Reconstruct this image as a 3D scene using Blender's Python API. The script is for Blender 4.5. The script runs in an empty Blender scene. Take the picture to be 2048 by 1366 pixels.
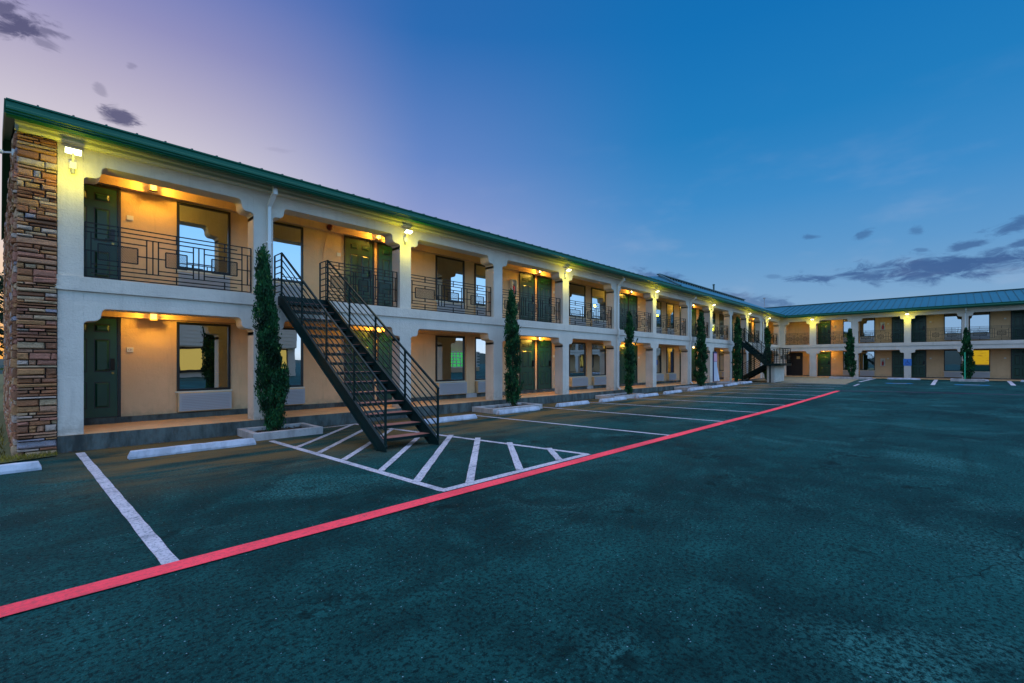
import bpy, bmesh, math, random
from mathutils import Vector, Matrix, Euler
R = math.radians
rnd = random.Random(7)
sc = bpy.context.scene
COL = sc.collection

# ------------------------------------------------------------------ camera
YAW = R(43.98)                      # heading of the view, from +X
cd = bpy.data.cameras.new('camera')
cam = bpy.data.objects.new('camera', cd)
COL.objects.link(cam)
cam.location = (0, 0, 1.55)
cam.rotation_euler = (R(90), 0, YAW - R(90))
cd.sensor_width = 36
cd.lens = 36 * 915 / 2048
cd.shift_y = 0.0204
cd.clip_start = 0.05
cd.clip_end = 3000
sc.camera = cam

# ------------------------------------------------------------------ view
sc.view_settings.view_transform = 'Standard'
sc.view_settings.look = 'None'
sc.view_settings.exposure = 0
sc.view_settings.gamma = 1
sc.cycles.max_bounces = 6
sc.cycles.glossy_bounces = 4
sc.cycles.diffuse_bounces = 3
sc.cycles.transparent_max_bounces = 8
sc.cycles.caustics_reflective = False
sc.cycles.caustics_refractive = False


def lin(c):
    r = []
    for x in c[:3]:
        x /= 255.0
        r.append(x / 12.92 if x <= .04045 else ((x + .055) / 1.055) ** 2.4)
    return (r[0], r[1], r[2], 1)


class NT:
    """small helper to wire shader nodes"""
    def __init__(s, tree):
        s.t = tree; s.n = tree.nodes; s.l = tree.links
        s.n.clear()

    def add(s, typ, **kw):
        nd = s.n.new(typ)
        for k, v in kw.items():
            if k == 'inp':
                for a, b in v.items():
                    s.set(nd, a, b)
            else:
                setattr(nd, k, v)
        return nd

    def set(s, nd, key, v):
        sk = nd.inputs[key]
        if isinstance(v, bpy.types.NodeSocket):
            s.l.new(v, sk)
        else:
            sk.default_value = v

    def math(s, op, a, b=None, c=None, clamp=False):
        nd = s.n.new('ShaderNodeMath'); nd.operation = op; nd.use_clamp = clamp
        s.set(nd, 0, a)
        if b is not None: s.set(nd, 1, b)
        if c is not None: s.set(nd, 2, c)
        return nd.outputs[0]

    def mix(s, f, a, b, mode='MIX'):
        nd = s.n.new('ShaderNodeMix'); nd.data_type = 'RGBA'; nd.blend_type = mode
        s.set(nd, 0, f); s.set(nd, 6, a); s.set(nd, 7, b)
        return nd.outputs[2]

    def ramp(s, f, stops, interp='LINEAR'):
        nd = s.n.new('ShaderNodeValToRGB'); cr = nd.color_ramp; cr.interpolation = interp
        while len(cr.elements) < len(stops): cr.elements.new(.5)
        for e, (p, c) in zip(cr.elements, stops):
            e.position = p; e.color = c
        s.set(nd, 0, f)
        return nd.outputs[0]

    def smooth(s, x, lo, hi):
        nd = s.n.new('ShaderNodeMapRange'); nd.interpolation_type = 'SMOOTHSTEP'
        s.set(nd, 0, x); s.set(nd, 1, lo); s.set(nd, 2, hi); s.set(nd, 3, 0.); s.set(nd, 4, 1.)
        return nd.outputs[0]

    def noise(s, vec, scale, detail=3, rough=.5, dim='3D', dist=0.):
        nd = s.n.new('ShaderNodeTexNoise'); nd.noise_dimensions = dim
        if vec is not None: s.set(nd, 'Vector', vec)
        s.set(nd, 'Scale', scale); s.set(nd, 'Detail', detail); s.set(nd, 'Roughness', rough)
        s.set(nd, 'Distortion', dist)
        return nd.outputs['Fac']


# ------------------------------------------------------------------ world: dusk sky
SUN_EL, SUN_AZ = R(-1.5), R(94)      # the sun has just set behind the left wing
w = bpy.data.worlds.new('World')
sc.world = w
w.use_nodes = True
T = NT(w.node_tree)
tc = T.add('ShaderNodeTexCoord')
sep = T.add('ShaderNodeSeparateXYZ', inp={0: tc.outputs['Generated']})
X, Y, Z = sep.outputs
zc = T.math('MAXIMUM', Z, 0.0)
hor = T.math('SQRT', T.math('ADD', T.math('MULTIPLY', X, X), T.math('MULTIPLY', Y, Y)))
hor = T.math('MAXIMUM', hor, 1e-3)
dotl = T.math('ADD', T.math('MULTIPLY', X, math.cos(SUN_AZ)), T.math('MULTIPLY', Y, math.sin(SUN_AZ)))
a = T.math('DIVIDE', dotl, hor)
rampL = T.ramp(zc, [(0, lin((255, 178, 70))), (.09, lin((255, 205, 150))), (.2, lin((226, 213, 212))), (.34, lin((212, 204, 214))),
                    (.42, lin((184, 176, 200))), (.5, lin((148, 145, 190))), (.6, lin((98, 116, 184))), (.85, lin((30, 85, 165)))])
rampM = T.ramp(zc, [(0, lin((200, 190, 205))), (.12, lin((178, 176, 206))), (.25, lin((156, 162, 208))), (.4, lin((104, 134, 198))),
                    (.58, lin((42, 106, 178))), (.85, lin((12, 85, 160)))])
rampR = T.ramp(zc, [(0, lin((150, 178, 208))), (.1, lin((128, 168, 206))), (.2, lin((92, 152, 204))), (.3, lin((58, 138, 200))),
                    (.42, lin((28, 124, 190))), (.56, lin((12, 112, 182))), (.9, lin((8, 90, 160)))])
rampB = T.ramp(zc, [(0, lin((205, 205, 212))), (.1, lin((158, 192, 228))), (.25, lin((126, 178, 230))), (.5, lin((85, 152, 212))),
                    (.9, lin((20, 100, 170)))])
c1 = T.mix(T.smooth(a, -.72, -.25), rampB, rampR)
c2 = T.mix(T.smooth(a, .3, .9), c1, rampM)
c3 = T.mix(T.smooth(a, .76, 1.02), c2, rampL)
# clouds, laid out in azimuth / elevation
az = T.math('ARCTAN2', Y, X)
el = T.math('ARCSINE', T.math('MINIMUM', T.math('MAXIMUM', Z, -1.0), 1.0))
az_r = T.math('SUBTRACT', YAW, az)     # to the right of the view heading
cmb = T.add('ShaderNodeCombineXYZ', inp={0: T.math('MULTIPLY', az_r, 1.0), 1: T.math('MULTIPLY', el, 2.6), 2: 0.0})
n1 = T.noise(cmb.outputs[0], 24, 8, .66, dist=.6)
n1 = T.math('MULTIPLY', T.math('SUBTRACT', n1, .5), 3.4)


def azel(u, v):
    return math.atan((u - 1024) / 915), math.atan((724.7 - v) / math.hypot(915, u - 1024))


blobs = [(1900, 533, 250, 26, -.09, 1), (1730, 553, 60, 12, 0, .9), (1625, 557, 50, 8, -.04, .9), (1318, 555, 58, 14, .12, .75),
         (1500, 602, 95, 16, .1, .7), (1935, 491, 40, 10, -.22, .8), (2035, 448, 70, 16, -.28, .8), (2044, 486, 30, 9, -.2, .8),
         (1620, 473, 20, 6, 0, .6), (1726, 469, 22, 9, -.4, .6), (1832, 461, 18, 8, -.2, .5), (1845, 500, 16, 4, 0, .5), (240, 231, 42, 17, .25, 1),
         (40, 50, 75, 26, .1, 1), (5, 14, 45, 22, 0, .9), (90, 62, 40, 12, .2, .7), (200, 178, 14, 12, .6, .35), (85, 85, 35, 12, .4, .5), (262, 133, 12, 8, 0, .3),
         (1545, 553, 16, 4, 0, .35), (560, 300, 30, 5, .1, .12)]
mask = None
for (u, v, hw, hh, sl, st) in blobs:
    a0, e0 = azel(u, v)
    sx = (azel(u + hw, v)[0] - azel(u - hw, v)[0]) / 2
    sy = (azel(u, v - hh)[1] - azel(u, v + hh)[1]) / 2
    sl = sl + (724.7 - v) / math.hypot(915, u - 1024) * (u - 1024) / math.hypot(915, u - 1024)
    k = -sl * sy / sx * hw / hh
    dx = T.math('SUBTRACT', az_r, a0)
    dy = T.math('SUBTRACT', T.math('SUBTRACT', el, e0), T.math('MULTIPLY', dx, k))
    ex = T.math('DIVIDE', dx, sx); ey = T.math('DIVIDE', dy, sy)
    d = T.math('SQRT', T.math('ADD', T.math('MULTIPLY', ex, ex), T.math('MULTIPLY', ey, ey)))
    m = T.math('ADD', T.math('SUBTRACT', 1.0, d), n1)
    m = T.math('MULTIPLY', T.smooth(m, -.28, .68), st)
    # no cloud far from its centre
    m = T.math('MULTIPLY', m, T.smooth(d, 1.9, 1.1))
    mask = m if mask is None else T.math('MAXIMUM', mask, m)
cl_col = T.mix(T.smooth(a, .5, 1.0), lin((52, 88, 142)), lin((74, 74, 112)))
c4 = T.mix(T.math('MULTIPLY', mask, .9), c3, cl_col)
# soft high haze streaks
n2 = T.noise(cmb.outputs[0], 5, 4, .55)
c4 = T.mix(T.math('MULTIPLY', T.smooth(n2, .5, .8), T.math('MULTIPLY', T.smooth(zc, .5, .05), .22)), c4, lin((205, 205, 222)))
low = T.smooth(Z, 0.0, -.05)
c4 = T.mix(low, c4, lin((30, 50, 60)))
# unseen sky overhead, behind and west, brightened to light the facades and ground
boost = T.math('ADD', 1.0, T.math('MULTIPLY', T.math('MULTIPLY', T.smooth(a, -.15, -.85), T.smooth(Z, -.02, .02)), 1.35))
west = T.math('MULTIPLY', T.smooth(X, -.08, -.6), T.smooth(Z, -.02, .02))
c4 = T.mix(T.math('MULTIPLY', west, .5), c4, lin((150, 172, 205)))
boost = T.math('ADD', boost, T.math('MULTIPLY', west, .75))
boost = T.math('ADD', boost, T.math('MULTIPLY', T.smooth(Z, .66, .86), 2.9))
c4 = T.mix(T.smooth(Z, .66, .9), c4, lin((160, 167, 200)))
bg = T.add('ShaderNodeBackground', inp={0: c4, 1: boost})
sky = T.add('ShaderNodeTexSky', sky_type='NISHITA', sun_disc=False, sun_elevation=SUN_EL, sun_rotation=R(90) - SUN_AZ)
bg2 = T.add('ShaderNodeBackground', inp={0: sky.outputs[0], 1: 0.03})
ad = T.add('ShaderNodeAddShader', inp={0: bg.outputs[0], 1: bg2.outputs[0]})
T.add('ShaderNodeOutputWorld', inp={0: ad.outputs[0]})

# ------------------------------------------------------------------ materials
MATS = {}


def mat(name, fn):
    m = bpy.data.materials.new(name); m.use_nodes = True
    t = NT(m.node_tree)
    fn(t)
    MATS[name] = m
    return m


def prin(t, col, rough=.6, bump=None, bs=.3, bd=.01, metal=0., spec=.5, normal=None):
    p = t.add('ShaderNodeBsdfPrincipled', inp={'Base Color': col, 'Roughness': rough, 'Metallic': metal, 'Specular IOR Level': spec})
    if bump is not None:
        b = t.add('ShaderNodeBump', inp={'Height': bump, 'Strength': bs, 'Distance': bd})
        if normal is not None: t.set(b, 'Normal', normal)
        t.set(p, 'Normal', b.outputs[0])
    elif normal is not None:
        t.set(p, 'Normal', normal)
    t.add('ShaderNodeOutputMaterial', inp={0: p.outputs[0]})
    return p


def obc(t):
    return t.add('ShaderNodeTexCoord').outputs['Object']


def m_stucco(base, rag=.08, scale=38, bs=.55):
    def f(t):
        o = obc(t)
        n = t.noise(o, 1.1, 5, .6); n3 = t.noise(o, 7, 4, .6)
        h = t.noise(o, scale, 4, .6)
        c = t.mix(t.smooth(n, .3, .75), tuple(x * (1 - rag) for x in base[:3]) + (1,), base)
        c = t.mix(t.math('MULTIPLY', t.smooth(n3, .55, .8), .22), c, tuple(x * .72 for x in base[:3]) + (1,))
        sepz = t.add('ShaderNodeSeparateXYZ', inp={0: o})
        # streaks of dirt running down
        mp = t.add('ShaderNodeMapping', inp={'Vector': o, 'Scale': (6, 6, .5)})
        st = t.noise(mp.outputs[0], 1.3, 4, .65)
        c = t.mix(t.math('MULTIPLY', t.smooth(st, .52, .74), .34), c, tuple(x * .6 for x in base[:3]) + (1,))
        sp = t.math('MULTIPLY', t.smooth(sepz.outputs[2], .75, .3), t.smooth(n3, .38, .62))
        c = t.mix(t.math('MULTIPLY', sp, .35), c, (.22, .17, .12, 1))
        bv = t.add('ShaderNodeBevel', samples=3, inp={'Radius': .018})
        h = t.math('ADD', h, t.math('MULTIPLY', t.noise(o, scale * .4, 3, .5), .8))
        prin(t, c, .85, h, bs, .011, spec=.25, normal=bv.outputs[0])
    return f


CREAM = mat('cream_stucco', m_stucco((.66, .595, .50, 1), .16, 34, .9))
PEACH = mat('peach_wall', m_stucco((.74, .50, .28, 1), .12, 30, .5))
mat('cream_paint', lambda t: prin(t, t.mix(t.noise(obc(t), 3, 3), (.60, .58, .46, 1), (.70, .68, .55, 1)), .55))
mat('soffit_paint', lambda t: prin(t, (.70, .48, .26, 1), .7))


def m_asphalt(t):
    g = t.add('ShaderNodeTexCoord').outputs['Object']
    big = t.noise(g, .35, 5, .62, dist=.4)
    mid = t.noise(g, 2.2, 5, .65)
    mpx = t.add('ShaderNodeMapping', inp={'Vector': g, 'Scale': (.35, 1.6, 1)})
    strk = t.noise(mpx.outputs[0], 1.4, 5, .6)
    fine = t.noise(g, 30, 5, .8)
    grit = t.noise(g, 120, 2, .6)
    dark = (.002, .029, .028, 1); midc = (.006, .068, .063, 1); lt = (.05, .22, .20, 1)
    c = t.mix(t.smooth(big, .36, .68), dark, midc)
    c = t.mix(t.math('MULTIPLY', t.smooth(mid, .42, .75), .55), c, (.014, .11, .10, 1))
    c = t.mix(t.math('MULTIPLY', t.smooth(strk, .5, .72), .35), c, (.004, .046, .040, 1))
    # worn pale patches
    big2 = t.noise(g, .55, 4, .6, dist=.8)
    worn = t.math('MULTIPLY', t.smooth(big2, .52, .72), t.smooth(fine, .42, .62))
    c = t.mix(t.math('MULTIPLY', worn, .6), c, lt)
    # aggregate grain
    c = t.mix(t.math('MULTIPLY', t.smooth(fine, .54, .40), .85), c, (.0008, .010, .011, 1))
    # pale grain standing proud
    g2 = t.noise(g, 55, 3, .7)
    c = t.mix(t.math('MULTIPLY', t.smooth(g2, .56, .72), t.math('MULTIPLY', t.smooth(big, .3, .6), .5)), c, (.045, .21, .20, 1))
    # oil drips and old tyre scuffs inside the stalls and along the drive
    od = t.noise(g, 1.1, 2, .4); od2 = t.noise(g, 5.5, 4, .7)
    c = t.mix(t.math('MULTIPLY', t.math('MULTIPLY', t.smooth(od, .60, .68), t.smooth(od2, .45, .6)), .75), c, (.001, .010, .010, 1))
    mty = t.add('ShaderNodeMapping', inp={'Vector': g, 'Rotation': (0, 0, .12), 'Scale': (.06, 1.1, 1)})
    ty = t.noise(mty.outputs[0], 2.3, 4, .6)
    c = t.mix(t.math('MULTIPLY', t.smooth(ty, .58, .70), .4), c, (.002, .020, .019, 1))
    vor = t.add('ShaderNodeTexVoronoi', feature='F1', inp={'Vector': g, 'Scale': 60.})
    sepc = t.add('ShaderNodeSeparateColor', inp={0: vor.outputs['Color']})
    speck = t.math('MULTIPLY', t.math('GREATER_THAN', sepc.outputs[0], .984), t.math('LESS_THAN', vor.outputs['Distance'], .25))
    c = t.mix(t.math('MULTIPLY', speck, .7), c, (.25, .42, .46, 1))
    # thin cracks
    wv = t.add('ShaderNodeTexVoronoi', feature='DISTANCE_TO_EDGE', inp={'Scale': .55})
    dst = t.add('ShaderNodeMixRGB', blend_type='ADD', inp={0: .55, 1: g, 2: t.add('ShaderNodeTexNoise', inp={'Vector': g, 'Scale': 1.6, 'Detail': 5}).outputs['Color']})
    t.set(wv, 'Vector', dst.outputs[0])
    crack = t.math('MULTIPLY', t.smooth(wv.outputs['Distance'], .007, .001), t.smooth(t.noise(g, .3, 2), .52, .66))
    c = t.mix(t.math('MULTIPLY', crack, .4), c, (.002, .01, .012, 1))
    sx = t.add('ShaderNodeSeparateXYZ', inp={0: g})
    # brown lamplit patches along the walkway kerb, lamplight put into the colour
    band = t.smooth(sx.outputs[1], 6.0, 9.2)
    band = t.math('MULTIPLY', band, t.smooth(t.noise(mpx.outputs[0], .9, 5, .65), .36, .6))
    band = t.math('MULTIPLY', band, t.smooth(sx.outputs[0], -.5, 1.2))
    c = t.mix(t.math('MULTIPLY', band, .85), c, (.16, .10, .034, 1))
    h = t.math('ADD', t.math('MULTIPLY', fine, 1.0), t.math('MULTIPLY', grit, .5))
    h = t.math('SUBTRACT', h, t.math('MULTIPLY', crack, 1.5))
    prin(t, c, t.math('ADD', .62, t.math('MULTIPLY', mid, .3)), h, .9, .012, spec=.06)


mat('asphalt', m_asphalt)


def m_paint(base, worn=.35):
    def f(t):
        o = obc(t)
        n = t.noise(o, 30, 5, .8); b = t.noise(o, 1.6, 4, .6)
        mp = t.add('ShaderNodeMapping', inp={'Vector': o, 'Rotation': (0, 0, .12), 'Scale': (.25, 1.6, 1)})
        ty = t.noise(mp.outputs[0], 2.1, 4, .6)
        c = t.mix(t.smooth(b, .35, .7), base, tuple(x * .78 for x in base[:3]) + (1,))
        c = t.mix(t.math('MULTIPLY', t.smooth(n, .52, .38), worn * 1.3), c, (.02, .07, .075, 1))
        sp = t.math('MULTIPLY', t.smooth(t.noise(o, 9, 6, .8), .60, .68), min(1, worn * 2.2))
        c = t.mix(sp, c, (.02, .07, .075, 1))
        c = t.mix(t.math('MULTIPLY', t.smooth(ty, .54, .68), worn * .9), c, (.03, .06, .07, 1))
        prin(t, c, .8, n, .8, .008, spec=.1)
    return f


mat('white_paint', m_paint((.50, .49, .52, 1), .5))
mat('red_paint', m_paint((1.0, .075, .10, 1), .24))
mat('faded_red_paint', m_paint((.22, .02, .12, 1), .9))
mat('blue_paint', m_paint((.03, .22, .45, 1), .3))


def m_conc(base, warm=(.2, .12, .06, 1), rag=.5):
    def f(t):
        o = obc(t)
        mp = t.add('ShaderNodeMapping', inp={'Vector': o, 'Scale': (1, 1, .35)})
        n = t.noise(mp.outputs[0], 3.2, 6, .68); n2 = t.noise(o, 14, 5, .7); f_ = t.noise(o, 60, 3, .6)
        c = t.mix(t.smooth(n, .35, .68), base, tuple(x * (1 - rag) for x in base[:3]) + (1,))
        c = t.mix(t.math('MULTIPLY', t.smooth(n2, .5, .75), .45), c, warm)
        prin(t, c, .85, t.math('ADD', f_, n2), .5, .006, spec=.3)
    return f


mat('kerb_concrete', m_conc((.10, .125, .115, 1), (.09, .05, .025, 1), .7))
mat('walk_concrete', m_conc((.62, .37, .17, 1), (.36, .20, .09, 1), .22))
mat('pale_concrete', m_conc((.46, .44, .42, 1), (.22, .17, .13, 1), .35))
mat('apron_concrete', m_conc((.22, .20, .12, 1), (.14, .11, .06, 1), .3))
mat('wheel_stop_concrete', m_conc((.47, .52, .58, 1), (.16, .18, .18, 1), .35))
mat('soil', m_conc((.05, .045, .03, 1), (.09, .05, .02, 1), .6))


def m_stone(t):
    g = t.add('ShaderNodeNewGeometry')
    rp = g.outputs['Random Per Island']
    c = t.ramp(rp, [(0, (.50, .20, .09, 1)), (.14, (.60, .29, .12, 1)), (.28, (.40, .17, .09, 1)), (.42, (.60, .31, .18, 1)), (.55, (.54, .23, .15, 1)),
                    (.66, (.68, .45, .26, 1)), (.78, (.32, .14, .07, 1)), (.86, (.62, .48, .38, 1)), (.94, (.44, .40, .44, 1)), (.97, (.58, .32, .12, 1))], 'CONSTANT')
    o = obc(t)
    n = t.noise(o, 18, 5, .7); n2 = t.noise(o, 70, 3, .6)
    c = t.mix(t.smooth(n, .35, .75), c, (.42, .25, .16, 1)) if False else t.mix(t.math('MULTIPLY', t.smooth(n, .45, .75), .5), c, (.22, .11, .07, 1))
    c = t.mix(.30, c, (.06, .022, .01, 1))
    prin(t, c, .85, t.math('ADD', n, t.math('MULTIPLY', n2, .4)), 1.0, .03, spec=.2)


mat('ledge_stone', m_stone)
mat('mortar', lambda t: prin(t, (.028, .02, .016, 1), .95))
mat('green_metal', lambda t: prin(t, t.mix(t.noise(obc(t), 1.3, 4), (.001, .075, .042, 1), (.0018, .10, .055, 1)), .45, spec=.22))
mat('roof_metal', lambda t: prin(t, t.mix(t.noise(obc(t), .8, 4), (.003, .075, .105, 1), (.006, .105, .14, 1)), .36, spec=.5))
mat('rib_metal', lambda t: prin(t, (.004, .06, .06, 1), .45))
mat('dark_green_soffit', lambda t: prin(t, (.03, .12, .06, 1), .6))
mat('door_green', lambda t: prin(t, t.mix(t.noise(obc(t), 4, 5, .65), (.002, .033, .020, 1), (.005, .066, .034, 1)), .34, t.noise(obc(t), 22, 3), .12, .004))
mat('dark_frame', lambda t: prin(t, (.006, .009, .009, 1), .4))
mat('black_iron', lambda t: prin(t, t.mix(t.noise(obc(t), 9, 3), (.0015, .005, .006, 1), (.003, .010, .011, 1)), .5, spec=.25))
mat('stair_green', lambda t: prin(t, t.mix(t.noise(obc(t), 5, 4), (.0012, .008, .008, 1), (.003, .024, .021, 1)), .42, t.noise(obc(t), 30, 3), .15, .004, spec=.18))
mat('tread_red', lambda t: prin(t, t.mix(t.noise(obc(t), 7, 4, .7), (.42, .15, .11, 1), (.20, .09, .06, 1)), .5, t.noise(obc(t), 40, 3), .3, .004))
mat('handle_metal', lambda t: prin(t, (.02, .02, .02, 1), .25, metal=.8))
mat('brass', lambda t: prin(t, (.3, .2, .06, 1), .3, metal=.9))
mat('ac_casing', lambda t: prin(t, t.mix(t.noise(obc(t), 2, 3), (.34, .36, .38, 1), (.42, .44, .46, 1)), .5))
mat('ac_side', lambda t: prin(t, (.55, .42, .25, 1), .6))
mat('white_plastic', lambda t: prin(t, (.72, .70, .62, 1), .4))
mat('grey_plastic', lambda t: prin(t, (.3, .3, .3, 1), .5))
mat('ink', lambda t: prin(t, (.06, .03, .02, 1), .6))
mat('red_enamel', lambda t: prin(t, (.42, .015, .02, 1), .3))
mat('alarm_red', lambda t: prin(t, (.10, .008, .008, 1), .4))
mat('sign_blue', lambda t: prin(t, (.03, .16, .50, 1), .45))
mat('sign_navy', lambda t: prin(t, (.01, .05, .2, 1), .5))
mat('machine_blue', lambda t: prin(t, (.02, .04, .12, 1), .5))
mat('machine_white', lambda t: prin(t, (.55, .60, .68, 1), .4))
mat('machine_pink', lambda t: prin(t, (.75, .38, .48, 1), .4))
mat('downspout_paint', lambda t: prin(t, t.mix(t.noise(obc(t), 2, 3), (.62, .62, .58, 1), (.72, .72, .68, 1)), .45))
mat('bark', lambda t: prin(t, t.mix(t.noise(obc(t), 20, 4), (.05, .035, .02, 1), (.12, .08, .045, 1)), .9, t.noise(obc(t), 30, 4), .6, .01))
mat('post_green', lambda t: prin(t, (.02, .42, .22, 1), .4))
mat('dark_opening', lambda t: prin(t, (.006, .006, .008, 1), .5))
mat('notice', lambda t: prin(t, (.55, .45, .2, 1), .6))


def m_leaf(d, l, hi):
    def f(t):
        g = t.add('ShaderNodeNewGeometry')
        o = obc(t)
        n = t.noise(o, 3.3, 3, .6)
        c = t.ramp(g.outputs['Random Per Island'], [(0, d), (.55, l), (.93, l), (1, hi)])
        c = t.mix(t.smooth(n, .4, .65), c, tuple(x * .55 for x in d[:3]) + (1,))
        p = t.add('ShaderNodeBsdfPrincipled', inp={'Base Color': c, 'Roughness': .6, 'Specular IOR Level': .2})
        tr = t.add('ShaderNodeBsdfTranslucent', inp={0: c})
        mx = t.add('ShaderNodeMixShader', inp={0: .2, 1: p.outputs[0], 2: tr.outputs[0]})
        t.add('ShaderNodeOutputMaterial', inp={0: mx.outputs[0]})
    return f


mat('cypress_leaf', m_leaf((.006, .042, .018, 1), (.020, .120, .038, 1), (.12, .27, .05, 1)))
mat('tree_leaf', m_leaf((.008, .02, .008, 1), (.03, .06, .02, 1), (.09, .12, .03, 1)))
mat('grass', m_leaf((.12, .10, .015, 1), (.30, .23, .03, 1), (.45, .38, .09, 1)))
mat('lawn', lambda t: prin(t, t.mix(t.noise(obc(t), 2.5, 5, .7), (.03, .08, .02, 1), (.14, .10, .025, 1)), .95, t.noise(obc(t), 30, 4), .8, .03))
mat('dead_leaf', m_leaf((.10, .04, .02, 1), (.18, .08, .04, 1), (.3, .22, .2, 1)))
mat('hill', lambda t: prin(t, t.mix(t.noise(obc(t), .06, 6, .7), (.012, .03, .02, 1), (.04, .06, .04, 1)), 1))


def m_glass(tint=(.56, .66, .70, 1), k=.86):
    def f(t):
        o = obc(t)
        n = t.noise(o, 1.3, 2)
        b = t.add('ShaderNodeBump', inp={'Height': n, 'Strength': .05, 'Distance': .02})
        gl = t.add('ShaderNodeBsdfGlossy', inp={'Color': tint, 'Roughness': .012, 'Normal': b.outputs[0]})
        df = t.add('ShaderNodeBsdfDiffuse', inp={'Color': (.01, .014, .014, 1)})
        mx = t.add('ShaderNodeMixShader', inp={0: k, 1: df.outputs[0], 2: gl.outputs[0]})
        t.add('ShaderNodeOutputMaterial', inp={0: mx.outputs[0]})
    return f


mat('window_glass', m_glass())


def m_emit(col, s, camcol=None):
    def f(t):
        e = t.add('ShaderNodeEmission', inp={0: col, 1: s})
        t.add('ShaderNodeOutputMaterial', inp={0: e.outputs[0]})
    return f


mat('flood_lens', m_emit((1, .95, .62, 1), 6))
mat('lantern_glass', m_emit((1, .62, .16, 1), 2.4))
mat('lantern_bulb', m_emit((1, .85, .45, 1), 14))
mat('shop_light', m_emit((1, .66, .16, 1), .75))
mat('green_light', m_emit((.1, .9, .2, 1), .8))


def m_sunset_reflection(t):  # yellow sunset sky mirrored in a pane, put in as emission
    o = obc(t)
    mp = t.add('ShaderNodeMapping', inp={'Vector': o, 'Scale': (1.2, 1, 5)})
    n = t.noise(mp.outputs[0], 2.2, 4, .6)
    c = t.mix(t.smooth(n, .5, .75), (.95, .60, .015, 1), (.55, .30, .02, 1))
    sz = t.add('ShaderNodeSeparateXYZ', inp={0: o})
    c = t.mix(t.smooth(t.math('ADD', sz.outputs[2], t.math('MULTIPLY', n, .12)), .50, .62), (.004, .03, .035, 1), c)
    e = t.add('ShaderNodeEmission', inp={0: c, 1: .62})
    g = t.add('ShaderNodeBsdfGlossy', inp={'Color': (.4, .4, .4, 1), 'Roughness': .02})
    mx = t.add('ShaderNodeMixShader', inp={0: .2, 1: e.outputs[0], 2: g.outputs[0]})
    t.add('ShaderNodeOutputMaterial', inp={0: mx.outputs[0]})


mat('sunset_reflection_glow', m_sunset_reflection)
M = MATS


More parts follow.
